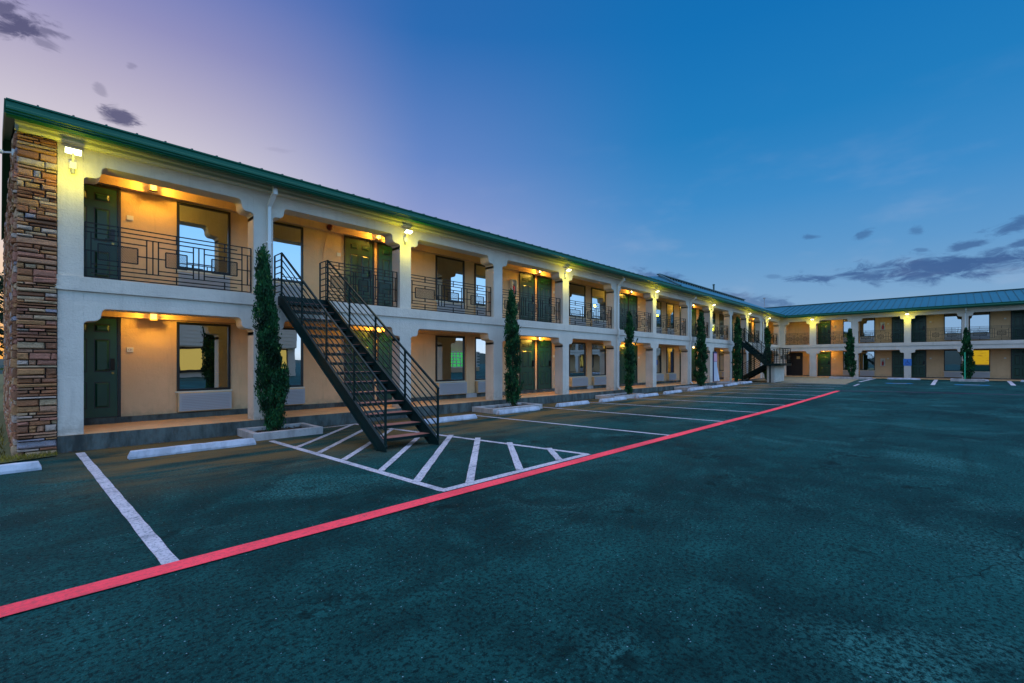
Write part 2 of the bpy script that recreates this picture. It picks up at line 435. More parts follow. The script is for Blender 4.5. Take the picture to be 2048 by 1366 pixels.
# ------------------------------------------------------------------ mesh builder
class MB:
    def __init__(s):
        s.v = []; s.f = []; s.m = []; s.mats = []; s.cur = 0

    def use(s, name):
        if name not in s.mats: s.mats.append(name)
        s.cur = s.mats.index(name); return s

    def face(s, pts):
        n = len(s.v); s.v += [tuple(p) for p in pts]
        s.f.append(tuple(range(n, n + len(pts)))); s.m.append(s.cur)

    def poly(s, verts, faces):
        n = len(s.v); s.v += [tuple(p) for p in verts]
        for f in faces:
            s.f.append(tuple(n + i for i in f)); s.m.append(s.cur)

    def box(s, x0, x1, y0, y1, z0, z1):
        v = [(x0, y0, z0), (x1, y0, z0), (x1, y1, z0), (x0, y1, z0), (x0, y0, z1), (x1, y0, z1), (x1, y1, z1), (x0, y1, z1)]
        s.poly(v, [(0, 3, 2, 1), (4, 5, 6, 7), (0, 1, 5, 4), (1, 2, 6, 5), (2, 3, 7, 6), (3, 0, 4, 7)])
        return s

    def bar(s, p, q, w, h=None, up=(0, 0, 1)):
        h = h or w
        p = Vector(p); q = Vector(q); d = (q - p).normalized()
        up = Vector(up)
        if abs(d.dot(up)) > .98: up = Vector((1, 0, 0))
        sd = d.cross(up).normalized() * (w / 2); u2 = sd.cross(d).normalized() * (h / 2)
        v = [p - sd - u2, p + sd - u2, p + sd + u2, p - sd + u2, q - sd - u2, q + sd - u2, q + sd + u2, q - sd + u2]
        s.poly(v, [(0, 1, 2, 3), (7, 6, 5, 4), (0, 4, 5, 1), (1, 5, 6, 2), (2, 6, 7, 3), (3, 7, 4, 0)])
        return s

    def cyl(s, p, q, r, r2=None, n=10):
        r2 = r if r2 is None else r2
        p = Vector(p); q = Vector(q); d = (q - p).normalized()
        up = Vector((0, 0, 1)) if abs(d.z) < .9 else Vector((1, 0, 0))
        a = d.cross(up).normalized(); b = d.cross(a).normalized()
        vs = []
        for c, rr in ((p, r), (q, r2)):
            for i in range(n):
                t = 2 * math.pi * i / n
                vs.append(c + a * math.cos(t) * rr + b * math.sin(t) * rr)
        fs = [(i, (i + 1) % n, n + (i + 1) % n, n + i) for i in range(n)]
        fs += [tuple(range(n - 1, -1, -1)), tuple(range(n, 2 * n))]
        s.poly(vs, fs); return s

    def prism(s, prof, axis, a0, a1):
        """extrude a closed 2-D profile along x ('x': profile is (y,z)) or y ('y': profile is (x,z)) or z"""
        n = len(prof)
        mk = {'x': lambda p, t: (t, p[0], p[1]), 'y': lambda p, t: (p[0], t, p[1]), 'z': lambda p, t: (p[0], p[1], t)}[axis]
        vs = [mk(p, a0) for p in prof] + [mk(p, a1) for p in prof]
        fs = [(i, (i + 1) % n, n + (i + 1) % n, n + i) for i in range(n)]
        fs += [tuple(range(n - 1, -1, -1)), tuple(range(n, 2 * n))]
        s.poly(vs, fs); return s

    def mesh(s, name, smooth=False, fix=True):
        me = bpy.data.meshes.new(name)
        me.from_pydata(s.v, [], s.f)
        for m in s.mats: me.materials.append(M[m])
        for p, i in zip(me.polygons, s.m):
            p.material_index = i; p.use_smooth = smooth
        if fix:
            bm = bmesh.new(); bm.from_mesh(me)
            bmesh.ops.recalc_face_normals(bm, faces=bm.faces[:])
            bm.to_mesh(me); bm.free()
        me.update()
        return me

    def build(s, name, parent=None, smooth=False, loc=None, rz=0, bevel=0, fix=True):
        o = bpy.data.objects.new(name, s.mesh(name, smooth, fix))
        COL.objects.link(o)
        if parent is not None: o.parent = parent
        if loc is not None: o.location = loc
        if rz: o.rotation_euler = (0, 0, rz)
        if bevel:
            b = o.modifiers.new('bevel', 'BEVEL'); b.width = bevel; b.segments = 2; b.limit_method = 'ANGLE'
        return o


def tag(o, label=None, cat=None, group=None, kind=None):
    if label: o['label'] = label
    if cat: o['category'] = cat
    if group: o['group'] = group
    if kind: o['kind'] = kind
    return o


def thing(name, label, cat, loc=(0, 0, 0), rz=0, group=None):
    o = bpy.data.objects.new(name, None); COL.objects.link(o)
    o.empty_display_size = .2
    o.location = loc; o.rotation_euler = (0, 0, rz)
    return tag(o, label, cat, group)


def dup(o, parent=None, loc=None, rz=None):
    c = o.copy(); COL.objects.link(c)
    if parent is not None: c.parent = parent
    if loc is not None: c.location = loc
    if rz is not None: c.rotation_euler = (0, 0, rz)
    for ch in list(o.children):
        dup(ch, c)
    return c


def gz(x):
    """ground height: level near the camera, rising gently towards the far wing"""
    return 0.0 if x < 16 else .3 * min(1, (x - 16) / 29) ** 1.4


ORD = ['first', 'second', 'third', 'fourth', 'fifth', 'sixth', 'seventh', 'eighth', 'ninth', 'tenth', 'eleventh', 'twelfth', 'thirteenth', 'fourteenth', 'fifteenth', 'sixteenth', 'seventeenth', 'eighteenth', 'nineteenth', 'twentieth']

# ------------------------------------------------------------------ ground
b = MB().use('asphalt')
xs = [-900, -200, -60, -20, 0, 10, 16] + [16 + i * 1.5 for i in range(1, 20)] + [46, 60, 200, 900]
ys = [-900, -200, -60, -25, -12, -6, -3, 0, 3, 6, 9, 11.3, 25, 60, 200, 900]
for i in range(len(xs) - 1):
    for j in range(len(ys) - 1):
        x0, x1, y0, y1 = xs[i], xs[i + 1], ys[j], ys[j + 1]
        b.face([(x0, y0, gz(x0)), (x1, y0, gz(x1)), (x1, y1, gz(x1)), (x0, y1, gz(x0))])
g = b.build('ground', smooth=False, fix=False)
bm = bmesh.new(); bm.from_mesh(g.data); bmesh.ops.remove_doubles(bm, verts=bm.verts, dist=.001); bm.to_mesh(g.data); bm.free()
tag(g, kind='structure')

# lawn left of and behind the wing
b = MB().use('lawn')
lawn = [(-60, 9.9), (-1.2, 10.2), (-.35, 10.42), (.2, 10.62), (.2, 11.2), (-.3, 11.3), (-.75, 21.6), (-.75, 90), (-60, 90)]
b.face([(x, y, .02) for x, y in lawn]); b.face([(-.2, 22, .018), (60, 22, .018), (60, 90, .018), (-.2, 90, .018)])
tag(b.build('lawn', fix=False), kind='structure')


def strip(b, p, q, w, z=.006):
    p = Vector(p + (0,)); q = Vector(q + (0,))
    L = (q - p).length; d = (q - p) / L; s = Vector((-d.y, d.x, 0)) * w / 2
    n = max(1, int(L / .22) if max(p.x, q.x) < 15 else int(L / .7))
    # slightly wandering hand-painted edges
    pts = []
    for i in range(n + 1):
        c = p + d * L * i / n
        e1 = 1 + rnd.uniform(-.07, .07); e2 = 1 + rnd.uniform(-.07, .07)
        a_ = c + s * e1; b_ = c - s * e2
        pts.append(((a_.x, a_.y, gz(a_.x) + z), (b_.x, b_.y, gz(b_.x) + z)))
    for i in range(n):
        b.face([pts[i][0], pts[i][1], pts[i + 1][1], pts[i + 1][0]])


def marking(name, mt, segs, w, z=.006):
    b = MB().use(mt)
    for sgm in segs:
        strip(b, sgm[0], sgm[1], sgm[2] if len(sgm) > 2 else w, z)
    return tag(b.build(name, fix=False), kind='structure')


marking('red_kerb_line', 'red_paint', [((-14, 4.235), (28.3, 4.235), .19)], .19, .010)
marking('faded_red_line', 'faded_red_paint', [((28.3, 4.3), (29.3, 1.9)), ((29.3, 1.9), (30.1, -2.1)), ((30.1, -2.1), (32, -11))], .13, .010)
# stall lines between the red line and the kerb
for (x0, x1) in [(.50, .71), (8.83, 9.29), (12.09, 12.43), (14.8, 15.44), (17.63, 18.6), (20.5, 21.6), (23.3, 24.5), (26.1, 27.4), (29.0, 30.3), (31.7, 32.9), (34.0, 34.9)]:
    yk = 10.75 if x0 < 1 else 10.2
    marking('parking_line', 'white_paint', [((x0, yk), (x1, 4.34 if x1 < 28 else 4.7))], .11)
marking('parking_line', 'white_paint', [((38.9, 4.62), (45.0, 4.35))], .16)
marking('parking_line', 'white_paint', [((33.6, 4.24), (36.1, 4.3))], .14)
marking('parking_line', 'white_paint', [((37.2, .9), (45.1, .9))], .2)
marking('parking_line', 'white_paint', [((39.0, -2.5), (45.1, -2.66))], .2)
marking('parking_line', 'white_paint', [((38, -6.2), (45.1, -6.2))], .2)
hat = [((3.19, 9.68), (3.40, 4.43), .11), ((5.52, 10.85), (6.42, 4.43), .11), ((3.36, 4.43), (6.45, 4.43), .12), ((4.35, 10.65), (5.5, 10.80), .09)]
hat += [((3.3, 8.62), (5.48, 10.8), .10), ((3.33, 7.8), (5.25, 9.8), .10), ((3.36, 6.95), (5.7, 9.35), .10), ((3.38, 5.86), (6.0, 8.5), .10),
        ((3.40, 5.0), (6.1, 7.68), .11), ((3.84, 4.46), (6.25, 7.0), .11), ((4.8, 4.48), (6.3, 6.15), .11), ((5.72, 4.48), (6.38, 5.24), .11)]
b = MB().use('white_paint')
for k, sgm in enumerate(hat): strip(b, sgm[0], sgm[1], sgm[2], .006 + .0006 * k)
tag(b.build('hatched_marking', fix=False), kind='structure')
marking('blue_stall_marking', 'blue_paint', [((38.0, 3.15), (38.3, 1.85))], .55, .006)
marking('blue_stall_marking', 'blue_paint', [((38.2, -.05), (38.5, -1.5))], .55, .006)
marking('white_stall_marking', 'white_paint', [((38.1, 2.8), (38.25, 2.15))], .2, .010)
marking('white_stall_marking', 'white_paint', [((38.3, -.45), (38.42, -1.1))], .2, .010)
# pale concrete apron in the inner corner
b = MB().use('apron_concrete')
for i in range(6):
    xa, xb = 35.2 + i * 1.7, 35.2 + (i + 1) * 1.7
    b.face([(xa, 4.9 + .05 * i, gz(xa) + .008), (xb, 4.95 + .05 * i, gz(xb) + .008), (xb, 10.98, gz(xb) + .008), (xa, 10.98 if i else 8.3, gz(xa) + .008)])
tag(b.build('concrete_apron', fix=False), kind='structure')

# hills far off, all round except in front of the lens they are below the roofs
b = MB().use('hill')
N = 96
hs = [9 + 6 * math.sin(i * .4) + 5 * math.sin(i * .93 + 1) + rnd.uniform(-1, 1) for i in range(N)]
for i in range(N):
    t0, t1 = 2 * math.pi * i / N, 2 * math.pi * (i + 1) / N
    h0, h1 = max(4, hs[i]), max(4, hs[(i + 1) % N])
    rr = 420
    p = lambda t, r, z: (r * math.cos(t), r * math.sin(t), z)
    b.face([p(t0, rr, -1), p(t1, rr, -1), p(t1, rr + 60, h1), p(t0, rr + 60, h0)])
    b.face([p(t0, rr + 60, h0), p(t1, rr + 60, h1), p(t1, rr + 160, -1), p(t0, rr + 160, -1)])
tag(b.build('hills', smooth=True, fix=False), kind='structure')

# ------------------------------------------------------------------ the motel
motel = thing('motel_building', 'two storey L shaped cream stucco motel with green metal roof and arched walkways', 'building', (0.4, 11, 0))
ML = Vector((.4, 11, 0))
XB = 45.4                             # front plane of the far wing
WA, WB = .29, .36                     # walkway levels


def mpart(b, name, wing='A', loc=(0, 0, 0), **kw):
    """place a mesh built in wing coordinates (x along the front, y into the building)"""
    l = Vector(loc)
    if wing == 'A':
        return b.build(name, motel, loc=Vector((0, 11, 0)) + l - ML, **kw)
    return b.build(name, motel, loc=Vector((XB, 11, 0)) + Vector((l.y, -l.x, l.z)) - ML, rz=R(-90), **kw)


def W2(wing, x, y, z):
    """wing coordinates to the world"""
    return Vector((x, 11 + y, z)) if wing == 'A' else Vector((XB + y, 11 - x, z))


def RZ(wing): return 0 if wing == 'A' else R(-90)


PA = [(.23, .56), (3.27, 3.67), (6.94, 7.30), (10.52, 10.93), (14.26, 14.66), (18.01, 18.37), (21.72, 22.10), (25.95, 26.34), (29.32, 29.73),
      (32.84, 33.26), (36.34, 36.76), (39.72, 40.1), (41.32, 41.76), (45.0, 45.4)]
PB = [(0, .4), (2.22, 2.69), (5.07, 5.52), (8.31, 8.71), (11.43, 11.76), (14.95, 15.35), (18.5, 18.9), (22.0, 22.4)]
# (shoulder, lintel) heights
LV = {'low': dict(sh=2.28, li=2.51, top=2.80), 'up': dict(sh=4.82, li=5.06, top=5.52)}


def haunch(n=5):
    """half arch profile from the jamb: (dx, fraction of rise measured from 0.13 under the shoulder)"""
    pts = [(0, -.13)]
    for i in range(0, n + 1):           # rounded outer corner
        t = math.pi / 2 * i / n
        pts.append((.07 - .07 * math.cos(t), -.06 + .06 * math.sin(t)))
    pts.append((.13, .005))
    for i in range(1, n + 1):           # concave cove
        t = math.pi / 2 * i / n
        pts.append((.13 + .10 * math.sin(t), .115 - .11 * math.cos(t)))
    for i in range(0, n + 1):           # convex run into the lintel
        t = math.pi / 2 * i / n
        pts.append((.235 + .075 - .075 * math.cos(t), .155 + .085 * math.sin(t)))
    return pts


def arcade(wing, P, lvl):
    L = LV[lvl]; rise = (L['li'] - L['sh']) / .24
    D = .4
    for i in range(len(P) - 1):
        x0, x1 = P[i][1], P[i + 1][0]
        b = MB().use('cream_stucco')
        hp = haunch(); cx = (x0 + x1) / 2
        prof = [(x0 + dx, L['sh'] + (dz if dz < 0 else dz * rise)) for dx, dz in hp]
        prof += [(x1 - dx, L['sh'] + (dz if dz < 0 else dz * rise)) for dx, dz in reversed(hp)]
        top = L['top']
        for y, fl in ((0, False), (D, True)):
            for a_, c_ in zip(prof, prof[1:]):
                if abs(a_[0] - c_[0]) < 1e-6: continue
                q = [(a_[0], y, a_[1]), (c_[0], y, c_[1]), (c_[0], y, top), (a_[0], y, top)]
                b.face(q[::-1] if fl else q)
        for a_, c_ in zip(prof, prof[1:]):
            b.face([(a_[0], 0, a_[1]), (a_[0], D, a_[1]), (c_[0], D, c_[1]), (c_[0], 0, c_[1])])
        mpart(b, 'arch', wing, fix=False)
    for i, (x0, x1) in enumerate(P):
        b = MB().use('cream_stucco')
        z0 = (WA if wing == 'A' else WB) if lvl == 'low' else 3.05
        b.box(x0, x1, 0, D, z0, L['top'])
        if not (wing == 'A' and i == 0):
            pass
        mpart(b, 'pillar', wing)


for wing, P in (('A', PA), ('B', PB)):
    arcade(wing, P, 'low'); arcade(wing, P, 'up')

# walkways, deck, ceilings, back walls
b = MB().use('walk_concrete')
n = 30
for i in range(n):
    xa, xb = .23 + (45.17) * i / n, .23 + 45.17 * (i + 1) / n
    b.face([(xa, -.03, WA), (xb, -.03, WA + (.07 if i == n - 1 else 0)), (xb, 1.6, WA + (.07 if i == n - 1 else 0)), (xa, 1.6, WA)])
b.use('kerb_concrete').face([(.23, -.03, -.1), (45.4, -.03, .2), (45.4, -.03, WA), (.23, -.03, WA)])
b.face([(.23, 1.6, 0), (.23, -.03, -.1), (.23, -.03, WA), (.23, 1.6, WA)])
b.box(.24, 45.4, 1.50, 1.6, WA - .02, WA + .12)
mpart(b, 'walkway', 'A', fix=False)
b = MB().use('walk_concrete').box(-1.6, 26, -.03, 1.6, .1, WB)
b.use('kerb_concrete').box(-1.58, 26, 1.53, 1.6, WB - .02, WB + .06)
mpart(b, 'walkway', 'B')
for wing, x0, x1 in (('A', .2, 45.37), ('B', -1.6, 22.4)):
    b = MB().use('cream_stucco')
    b.box(x0, x1, -.035, 1.6, 2.80, 3.05)
    mpart(b, 'floor_slab', wing)
    b = MB().use('soffit_paint')
    b.box(x0 + .03, x1 - .0, .4, 1.6, 2.64, 2.70)
    b.box(x0 + .03, x1 - .0, .4, 1.6, 5.45, 5.51)
    mpart(b, 'ceiling', wing)
b = MB().use('peach_wall').box(-.05, 58, 1.6, 10.3, 0, 5.5)
mpart(b, 'wall', 'A')
b = MB().use('peach_wall').box(-1.6, 26, 1.6, 10.2, 0, 5.5)
mpart(b, 'wall', 'B')
for wing, x0, x1 in (('A', .25, 45.3), ('B', -1.6, 22.4)):   # boxed beam over doors and windows
    b = MB().use('peach_wall')
    b.box(x0, x1, 1.46, 1.6, 2.49, 2.64); b.box(x0, x1, 1.46, 1.6, 5.20, 5.45)
    mpart(b, 'header_beam', wing)

# --- roof
SL = .243
b = MB().use('roof_metal')
yf, yr, yb = -.55, 5.0, 10.55


def roofsheet(b, x0f, x1f, yf, yr, yb, zf, zr, x0r=None, x0b=None, th=.05):
    x0r = x0f if x0r is None else x0r; x0b = x0f if x0b is None else x0b
    v = [(x0f, yf, zf), (x1f, yf, zf), (x1f, yr, zr), (x0r, yr, zr), (x1f, yb, zf), (x0b, yb, zf)]
    lo = [(p[0], p[1], p[2] - th) for p in v]
    b.poly(v + lo, [(0, 1, 2, 3), (3, 2, 4, 5), (6, 9, 8, 7), (9, 11, 10, 8), (0, 6, 7, 1), (5, 4, 10, 11), (0, 3, 9, 6), (3, 5, 11, 9), (1, 7, 8, 2), (2, 8, 10, 4)])


zr = 5.60 + SL * (yr - yf)
roofsheet(b, -.338, 57, yf, yr, yb, 5.60, zr, -.564, -.775)
roofA = mpart(b, 'roof', 'A')
b = MB().use('roof_metal')
roofsheet(b, -6.0, 26, yf, yr, yb, 5.60, zr)
roofB = mpart(b, 'roof', 'B')


def child(b, name, parent, **kw):
    return b.build(name, parent, **kw)


# standing seams
b = MB().use('rib_metal')
x = -.2
while x < 26:
    b.bar((x, yf, 5.615), (x, yr, zr + .015), .025, .045); x += .41
child(b, 'seam', roofB)
b = MB().use('rib_metal')
x = .0
while x < 45:
    b.bar((x, yf + .02, 5.615), (x, yr, zr + .015), .025, .045); x += .41
child(b, 'seam', roofA)
b = MB().use('rib_metal').bar((-6, yr, zr + .03), (26, yr, zr + .03), .22, .06)
child(b, 'ridge_cap', roofB)
b = MB().use('green_metal').bar((-.57, yr, zr + .03), (57, yr, zr + .03), .22, .06)
child(b, 'ridge_cap', roofA)
# raised length of roof before the corner
b = MB().use('roof_metal')
RX0, RX1, RY, RZR = 24.0, 45.6, 3.0, 7.24
v = [(RX0 + 4.5, yf + .12, 5.68), (RX1, yf + .12, 5.68), (RX1, RY, RZR), (RX0 + 4.5, RY, RZR), (RX0, yf + .12, 5.68), (RX1, yr + .2, zr - .05), (RX0, yr + .2, zr - .05)]
b.poly(v, [(0, 1, 2, 3), (4, 0, 3), (3, 2, 5, 6), (4, 3, 6), (1, 5, 2)])
raised = child(b, 'raised_roof', roofA)
b = MB().use('rib_metal')
x = RX0 + 4.6
while x < RX1 - .1:
    t = (0, 0)
    b.box(x - .10, x + .10, RY - .05, RY + .05, RZR - .12, RZR + .10)
    x += .43
b.box(RX0 + 4.4, RX1, RY - .12, RY + .12, RZR + .10, RZR + .155)
b.bar((RX0, yf + .12, 5.70), (RX0 + 4.5, RY, RZR + .12), .12, .06)
child(b, 'seam', raised)
b = MB().use('rib_metal').cyl((38.9, 3.3, 7.1), (38.9, 3.3, 7.95), .07, .07, 10).cyl((38.9, 3.3, 7.95), (38.9, 3.3, 8.03), .11, .09, 10)
mpart(b, 'vent_pipe', 'A')
# small vent on the far wing's ridge
b = MB().use('grey_plastic').cyl((-2.6, 5, 6.95), (-2.6, 5, 7.9), .03, .03, 8).cyl((-2.6, 5, 7.9), (-2.6, 5, 8.0), .12, .12, 8)
mpart(b, 'roof_antenna', 'B')
# gutter, soffit and cornice
gp = [(-.55, 5.605), (-.585, 5.60), (-.585, 5.575), (-.565, 5.565), (-.575, 5.50), (-.60, 5.47), (-.60, 5.44), (-.575, 5.425), (-.575, 5.405), (-.55, 5.39), (-.56, 5.375), (-.52, 5.36), (-.44, 5.36), (-.44, 5.56), (-.55, 5.56)]
for wing, x0, x1 in (('A', -.34, 44.8), ('B', .55, 26)):
    b = MB().use('green_metal').prism(gp, 'x', x0, x1)
    mpart(b, 'gutter', wing, smooth=False)
    b = MB().use('dark_green_soffit').box(x0 + .1, x1, -.44, 0, 5.49, 5.51)
    mpart(b, 'soffit', wing)
    b = MB().use('cream_paint').prism([(-.14, 5.488), (-.14, 5.43), (-.12, 5.40), (-.12, 5.35), (-.09, 5.315), (0.0, 5.315), (0, 5.488)], 'x', x0 + .08, x1 - (0 if wing == 'A' else 0))
    mpart(b, 'cornice', wing)

# --- end wall, stone clad (slightly out of square, as in the photo)
E0 = Vector((-.24, 10.98)); E1 = Vector((-.70, 21.4))
b = MB().use('mortar')
top = 5.49
b.prism([(E0.x, 10.995), (.23, 10.995), (.23, 11.4), (.05, 12.65), (-.1, 21.3), (E1.x + .02, E1.y)], 'z', -.05, top - .17)
b.use('cream_paint')
mpart_loc = dict()
o = b.build('end_wall', motel, loc=-ML)
# gable triangle
b = MB().use('dark_green_soffit')
yy = [10.5, 16.0, 21.5]
zz = [5.5, 6.86, 5.5]
gx = lambda y: -.24 - .0442 * (y - 10.98)
b.face([(gx(10.98) + .03, 10.6, 5.3), (gx(16) + .03, 16, 6.86), (gx(21.4) + .03, 21.4, 5.3)])
b.build('gable', motel, loc=-ML, fix=False)
b = MB().use('cream_paint').prism([(.0, 5.316), (.0, 5.488), (-.22, 5.488), (-.22, 5.316)], 'x', -.27, .0)
# rake boards
b = MB().use('green_metal')
for (ya, za, yb2, zb) in ((10.45, 5.56, 16, 6.91), (16, 6.91, 21.5, 5.56)):
    xa = -.345 - .0397 * (ya - 10.45); xb2 = -.345 - .0397 * (yb2 - 10.45)
    b.bar((xa, ya, za - .07), (xb2, yb2, zb - .07), .03, .2)
    b.bar((xa + .06, ya + .03, za - .12), (xb2 + .06, yb2, zb - .12), .1, .03)
b.build('rake_board', motel, loc=-ML)


def stone(b, cx, cz, w, h, place, dep):
    """one rough block; place(s, out, z) -> world"""
    j = lambda k: rnd.uniform(-k, k)
    ws, hs_ = w / 2, h / 2
    r = min(.018, h * .25)
    P = []
    for out, sx, sz in ((-.02, ws, hs_), (dep - r, ws + j(.004), hs_ + j(.003)), (dep, ws - r, hs_ - r)):
        for (a_, c_) in ((-1, -1), (1, -1), (1, 1), (-1, 1)):
            P.append(place(cx + a_ * sx + j(.006), out + (j(.008) if out > 0 else 0), cz + c_ * sz + j(.005)))
    F = [(8, 9, 10, 11)]
    for k in (0, 4):
        for i in range(4):
            F.append((k + i, k + (i + 1) % 4, k + 4 + (i + 1) % 4, k + 4 + i))
    b.poly(P, F)


b = MB().use('ledge_stone')
z = -.02
while z < 5.29:
    h = rnd.choice([.045, .05, .06, .07, .085, .1, .12])
    if z + h > 5.30: h = 5.30 - z
    if h < .02: break
    x = -.245
    while x < .225:
        ww = min(rnd.choice([.09, .14, .19, .26, .33, .47]), .228 - x)
        if .228 - (x + ww) < .07: ww = .228 - x
        if h > .11 and rnd.random() < .35:   # two thin blocks in place of one thick
            stone(b, x + ww / 2, z + h * .27, ww - .012, h * .46, lambda s_, o_, z_: (s_, 10.985 - o_, z_), rnd.uniform(.03, .06))
            stone(b, x + ww / 2, z + h * .75, ww - .012, h * .42, lambda s_, o_, z_: (s_, 10.985 - o_, z_), rnd.uniform(.03, .06))
        else:
            stone(b, x + ww / 2, z + h / 2, ww - .016, h - .017, lambda s_, o_, z_: (s_, 10.985 - o_, z_), rnd.uniform(.02, .075))
        x += ww
    z += h
ed = (E1 - E0).normalized(); en = Vector((-ed.y, ed.x))


def pend(s_, o_, z_):
    p = E0 + ed * s_ + en * o_
    return (p.x, p.y, z_)


z = -.02
while z < 5.29:
    h = rnd.choice([.06, .08, .1, .13, .16])
    if z + h > 5.30: h = 5.30 - z
    if h < .02: break
    x = 0.0
    while x < 10.3:
        ww = rnd.choice([.14, .22, .3, .42])
        stone(b, x + ww / 2, z + h / 2, ww - .014, h - .014, pend, rnd.uniform(.02, .06))
        x += ww
    z += h
b.build('stone_cladding', motel, loc=-ML)


# --- doors and windows (prototypes, then copies with their sub-parts)
def local_to(wing, x, y, z):
    return W2(wing, x, y, z) - ML


def make_door(wd=.84, hg=2.05):
    b = MB().use('dark_frame')
    b.box(-.05, 0, -.035, .02, 0, hg + .05); b.box(wd, wd + .05, -.035, .02, 0, hg + .05); b.box(0, wd, -.035, .02, hg, hg + .05)
    b.box(0, wd, -.03, .02, -.0, .02)
    d = b.build('door', motel)
    b = MB().use('door_green')
    b.box(.005, wd - .005, -.02, .01, .02, hg - .005)
    pw = (wd - .12 * 2 - .1) / 2
    for k in (0, 1):
        xa = .12 + k * (pw + .1)
        for z0, z1 in ((.2, .74), (.94, 1.62), (1.76, 1.93)):
            # raised panel with a sunk moulding
            b.use('dark_frame').box(xa, xa + pw, -.0215, -.018, z0, z1)
            i0, i1 = .018, .05
            A_ = [(xa + i0, -.0216, z0 + i0), (xa + pw - i0, -.0216, z0 + i0), (xa + pw - i0, -.0216, z1 - i0), (xa + i0, -.0216, z1 - i0)]
            B_ = [(xa + i1, -.038, z0 + i1), (xa + pw - i1, -.038, z0 + i1), (xa + pw - i1, -.038, z1 - i1), (xa + i1, -.038, z1 - i1)]
            b.use('door_green').poly(A_ + B_, [(4, 5, 6, 7), (0, 1, 5, 4), (1, 2, 6, 5), (2, 3, 7, 6), (3, 0, 4, 7)])
    b.build('leaf', d)
    b = MB().use('handle_metal')
    b.box(wd - .115, wd - .05, -.055, -.02, .98, 1.22)
    b.cyl((wd - .08, -.055, 1.0), (wd - .08, -.085, 1.0), .018); b.bar((wd - .08, -.08, 1.0), (wd - .2, -.08, .995), .016, .02)
    b.use('brass').cyl((wd - .08, -.055, .92), (wd - .08, -.035, .92), .022)
    b.build('handle', d)
    return d


def make_window(wd, hg):
    b = MB().use('dark_frame')
    t = .05
    b.box(-0, t, -.04, .02, 0, hg); b.box(wd - t, wd, -.04, .02, 0, hg); b.box(t, wd - t, -.04, .02, 0, t); b.box(t, wd - t, -.04, .02, hg - t, hg)
    o = b.build('window', motel)
    b = MB().use('window_glass')
    b.box(t, wd - t, -.012, .01, t, hg - t)
    b.build('pane', o)
    b = MB().use('cream_paint').box(-.03, wd + .03, -.06, .0, -.035, -.003)
    b.build('sill', o)
    return o


def make_ac(wd, deep):
    t = thing('air_conditioner', 'x', 'air conditioner')
    b = MB().use('ac_side').box(0, wd, -deep, 0, 0, .43)
    b.build('casing', t, bevel=.006)
    b = MB().use('ac_casing')
    b.box(.025, wd - .02, -deep - .02, -deep + .001, .02, .41)
    b.build('front_panel', t)
    b = MB().use('grey_plastic')
    for k in range(9): b.box(.06, wd - .06, -deep - .026, -deep - .018, .05 + k * .037, .05 + k * .037 + .012)
    b.build('grille', t)
    return t


DOOR = make_door()
WINS = {}
ACS = {}
used = set()


def place_part(proto, key, wing, x, y, z):
    if key not in used:
        used.add(key); o = proto
    else:
        o = dup(proto, motel)
    o.location = local_to(wing, x, y, z); o.rotation_euler = (0, 0, RZ(wing))
    return o


doorsA = [.32, 6.16, 7.20, 13.52, 14.62, 21.15, 22.12, 28.55, 30.15, 31.65, 37.4, 39.1, 42.0, 43.6]
doorsB = [2.58, 7.53, 8.62, 13.92, 15.6]
winsA = [(2.17, 1.06), (3.88, 1.07), (9.33, 1.25), (11.08, 1.25), (16.78, 1.27), (18.55, 1.27), (24.62, 1.27), (26.6, 1.0), (33.3, 1.2), (35.4, .95)]
winsB = [(4.32, .88), (5.45, .98), (10.49, 1.02), (11.82, 1.05), (17.4, 1.05), (18.9, 1.05)]
yw = 1.6
for wing, ds in (('A', doorsA), ('B', doorsB)):
    for x in ds:
        place_part(DOOR, 'door', wing, x, yw, WA + .12 if wing == 'A' else WB + .06)
        place_part(DOOR, 'door', wing, x, yw, 3.09)
placed_ac = []
pane_objs = {}
for wing, wsx in (('A', winsA), ('B', winsB)):
    for k, (x, wd) in enumerate(wsx):
        for lvl, z0, hg in (('low', .90, 1.56), ('up', 3.65, 1.52)):
            key = ('w', wd, hg)
            if key not in WINS: WINS[key] = make_window(wd, hg)
            o = place_part(WINS[key], key, wing, x, yw, z0)
            pane_objs[(wing, k, lvl)] = o
        # air conditioners
        for lvl, z0, dp in (('low', .44, .17), ('up', 3.18, .05)):
            placed_ac.append((wing, k, lvl, x, wd, z0, dp))
# far wing window whose sunset reflection is painted as a glow
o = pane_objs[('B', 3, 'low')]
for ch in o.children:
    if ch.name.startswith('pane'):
        ch.data = ch.data.copy(); ch.data.materials.clear(); ch.data.materials.append(M['sunset_reflection_glow']); ch['label'] = 'pane with yellow sunset reflection painted as glow'

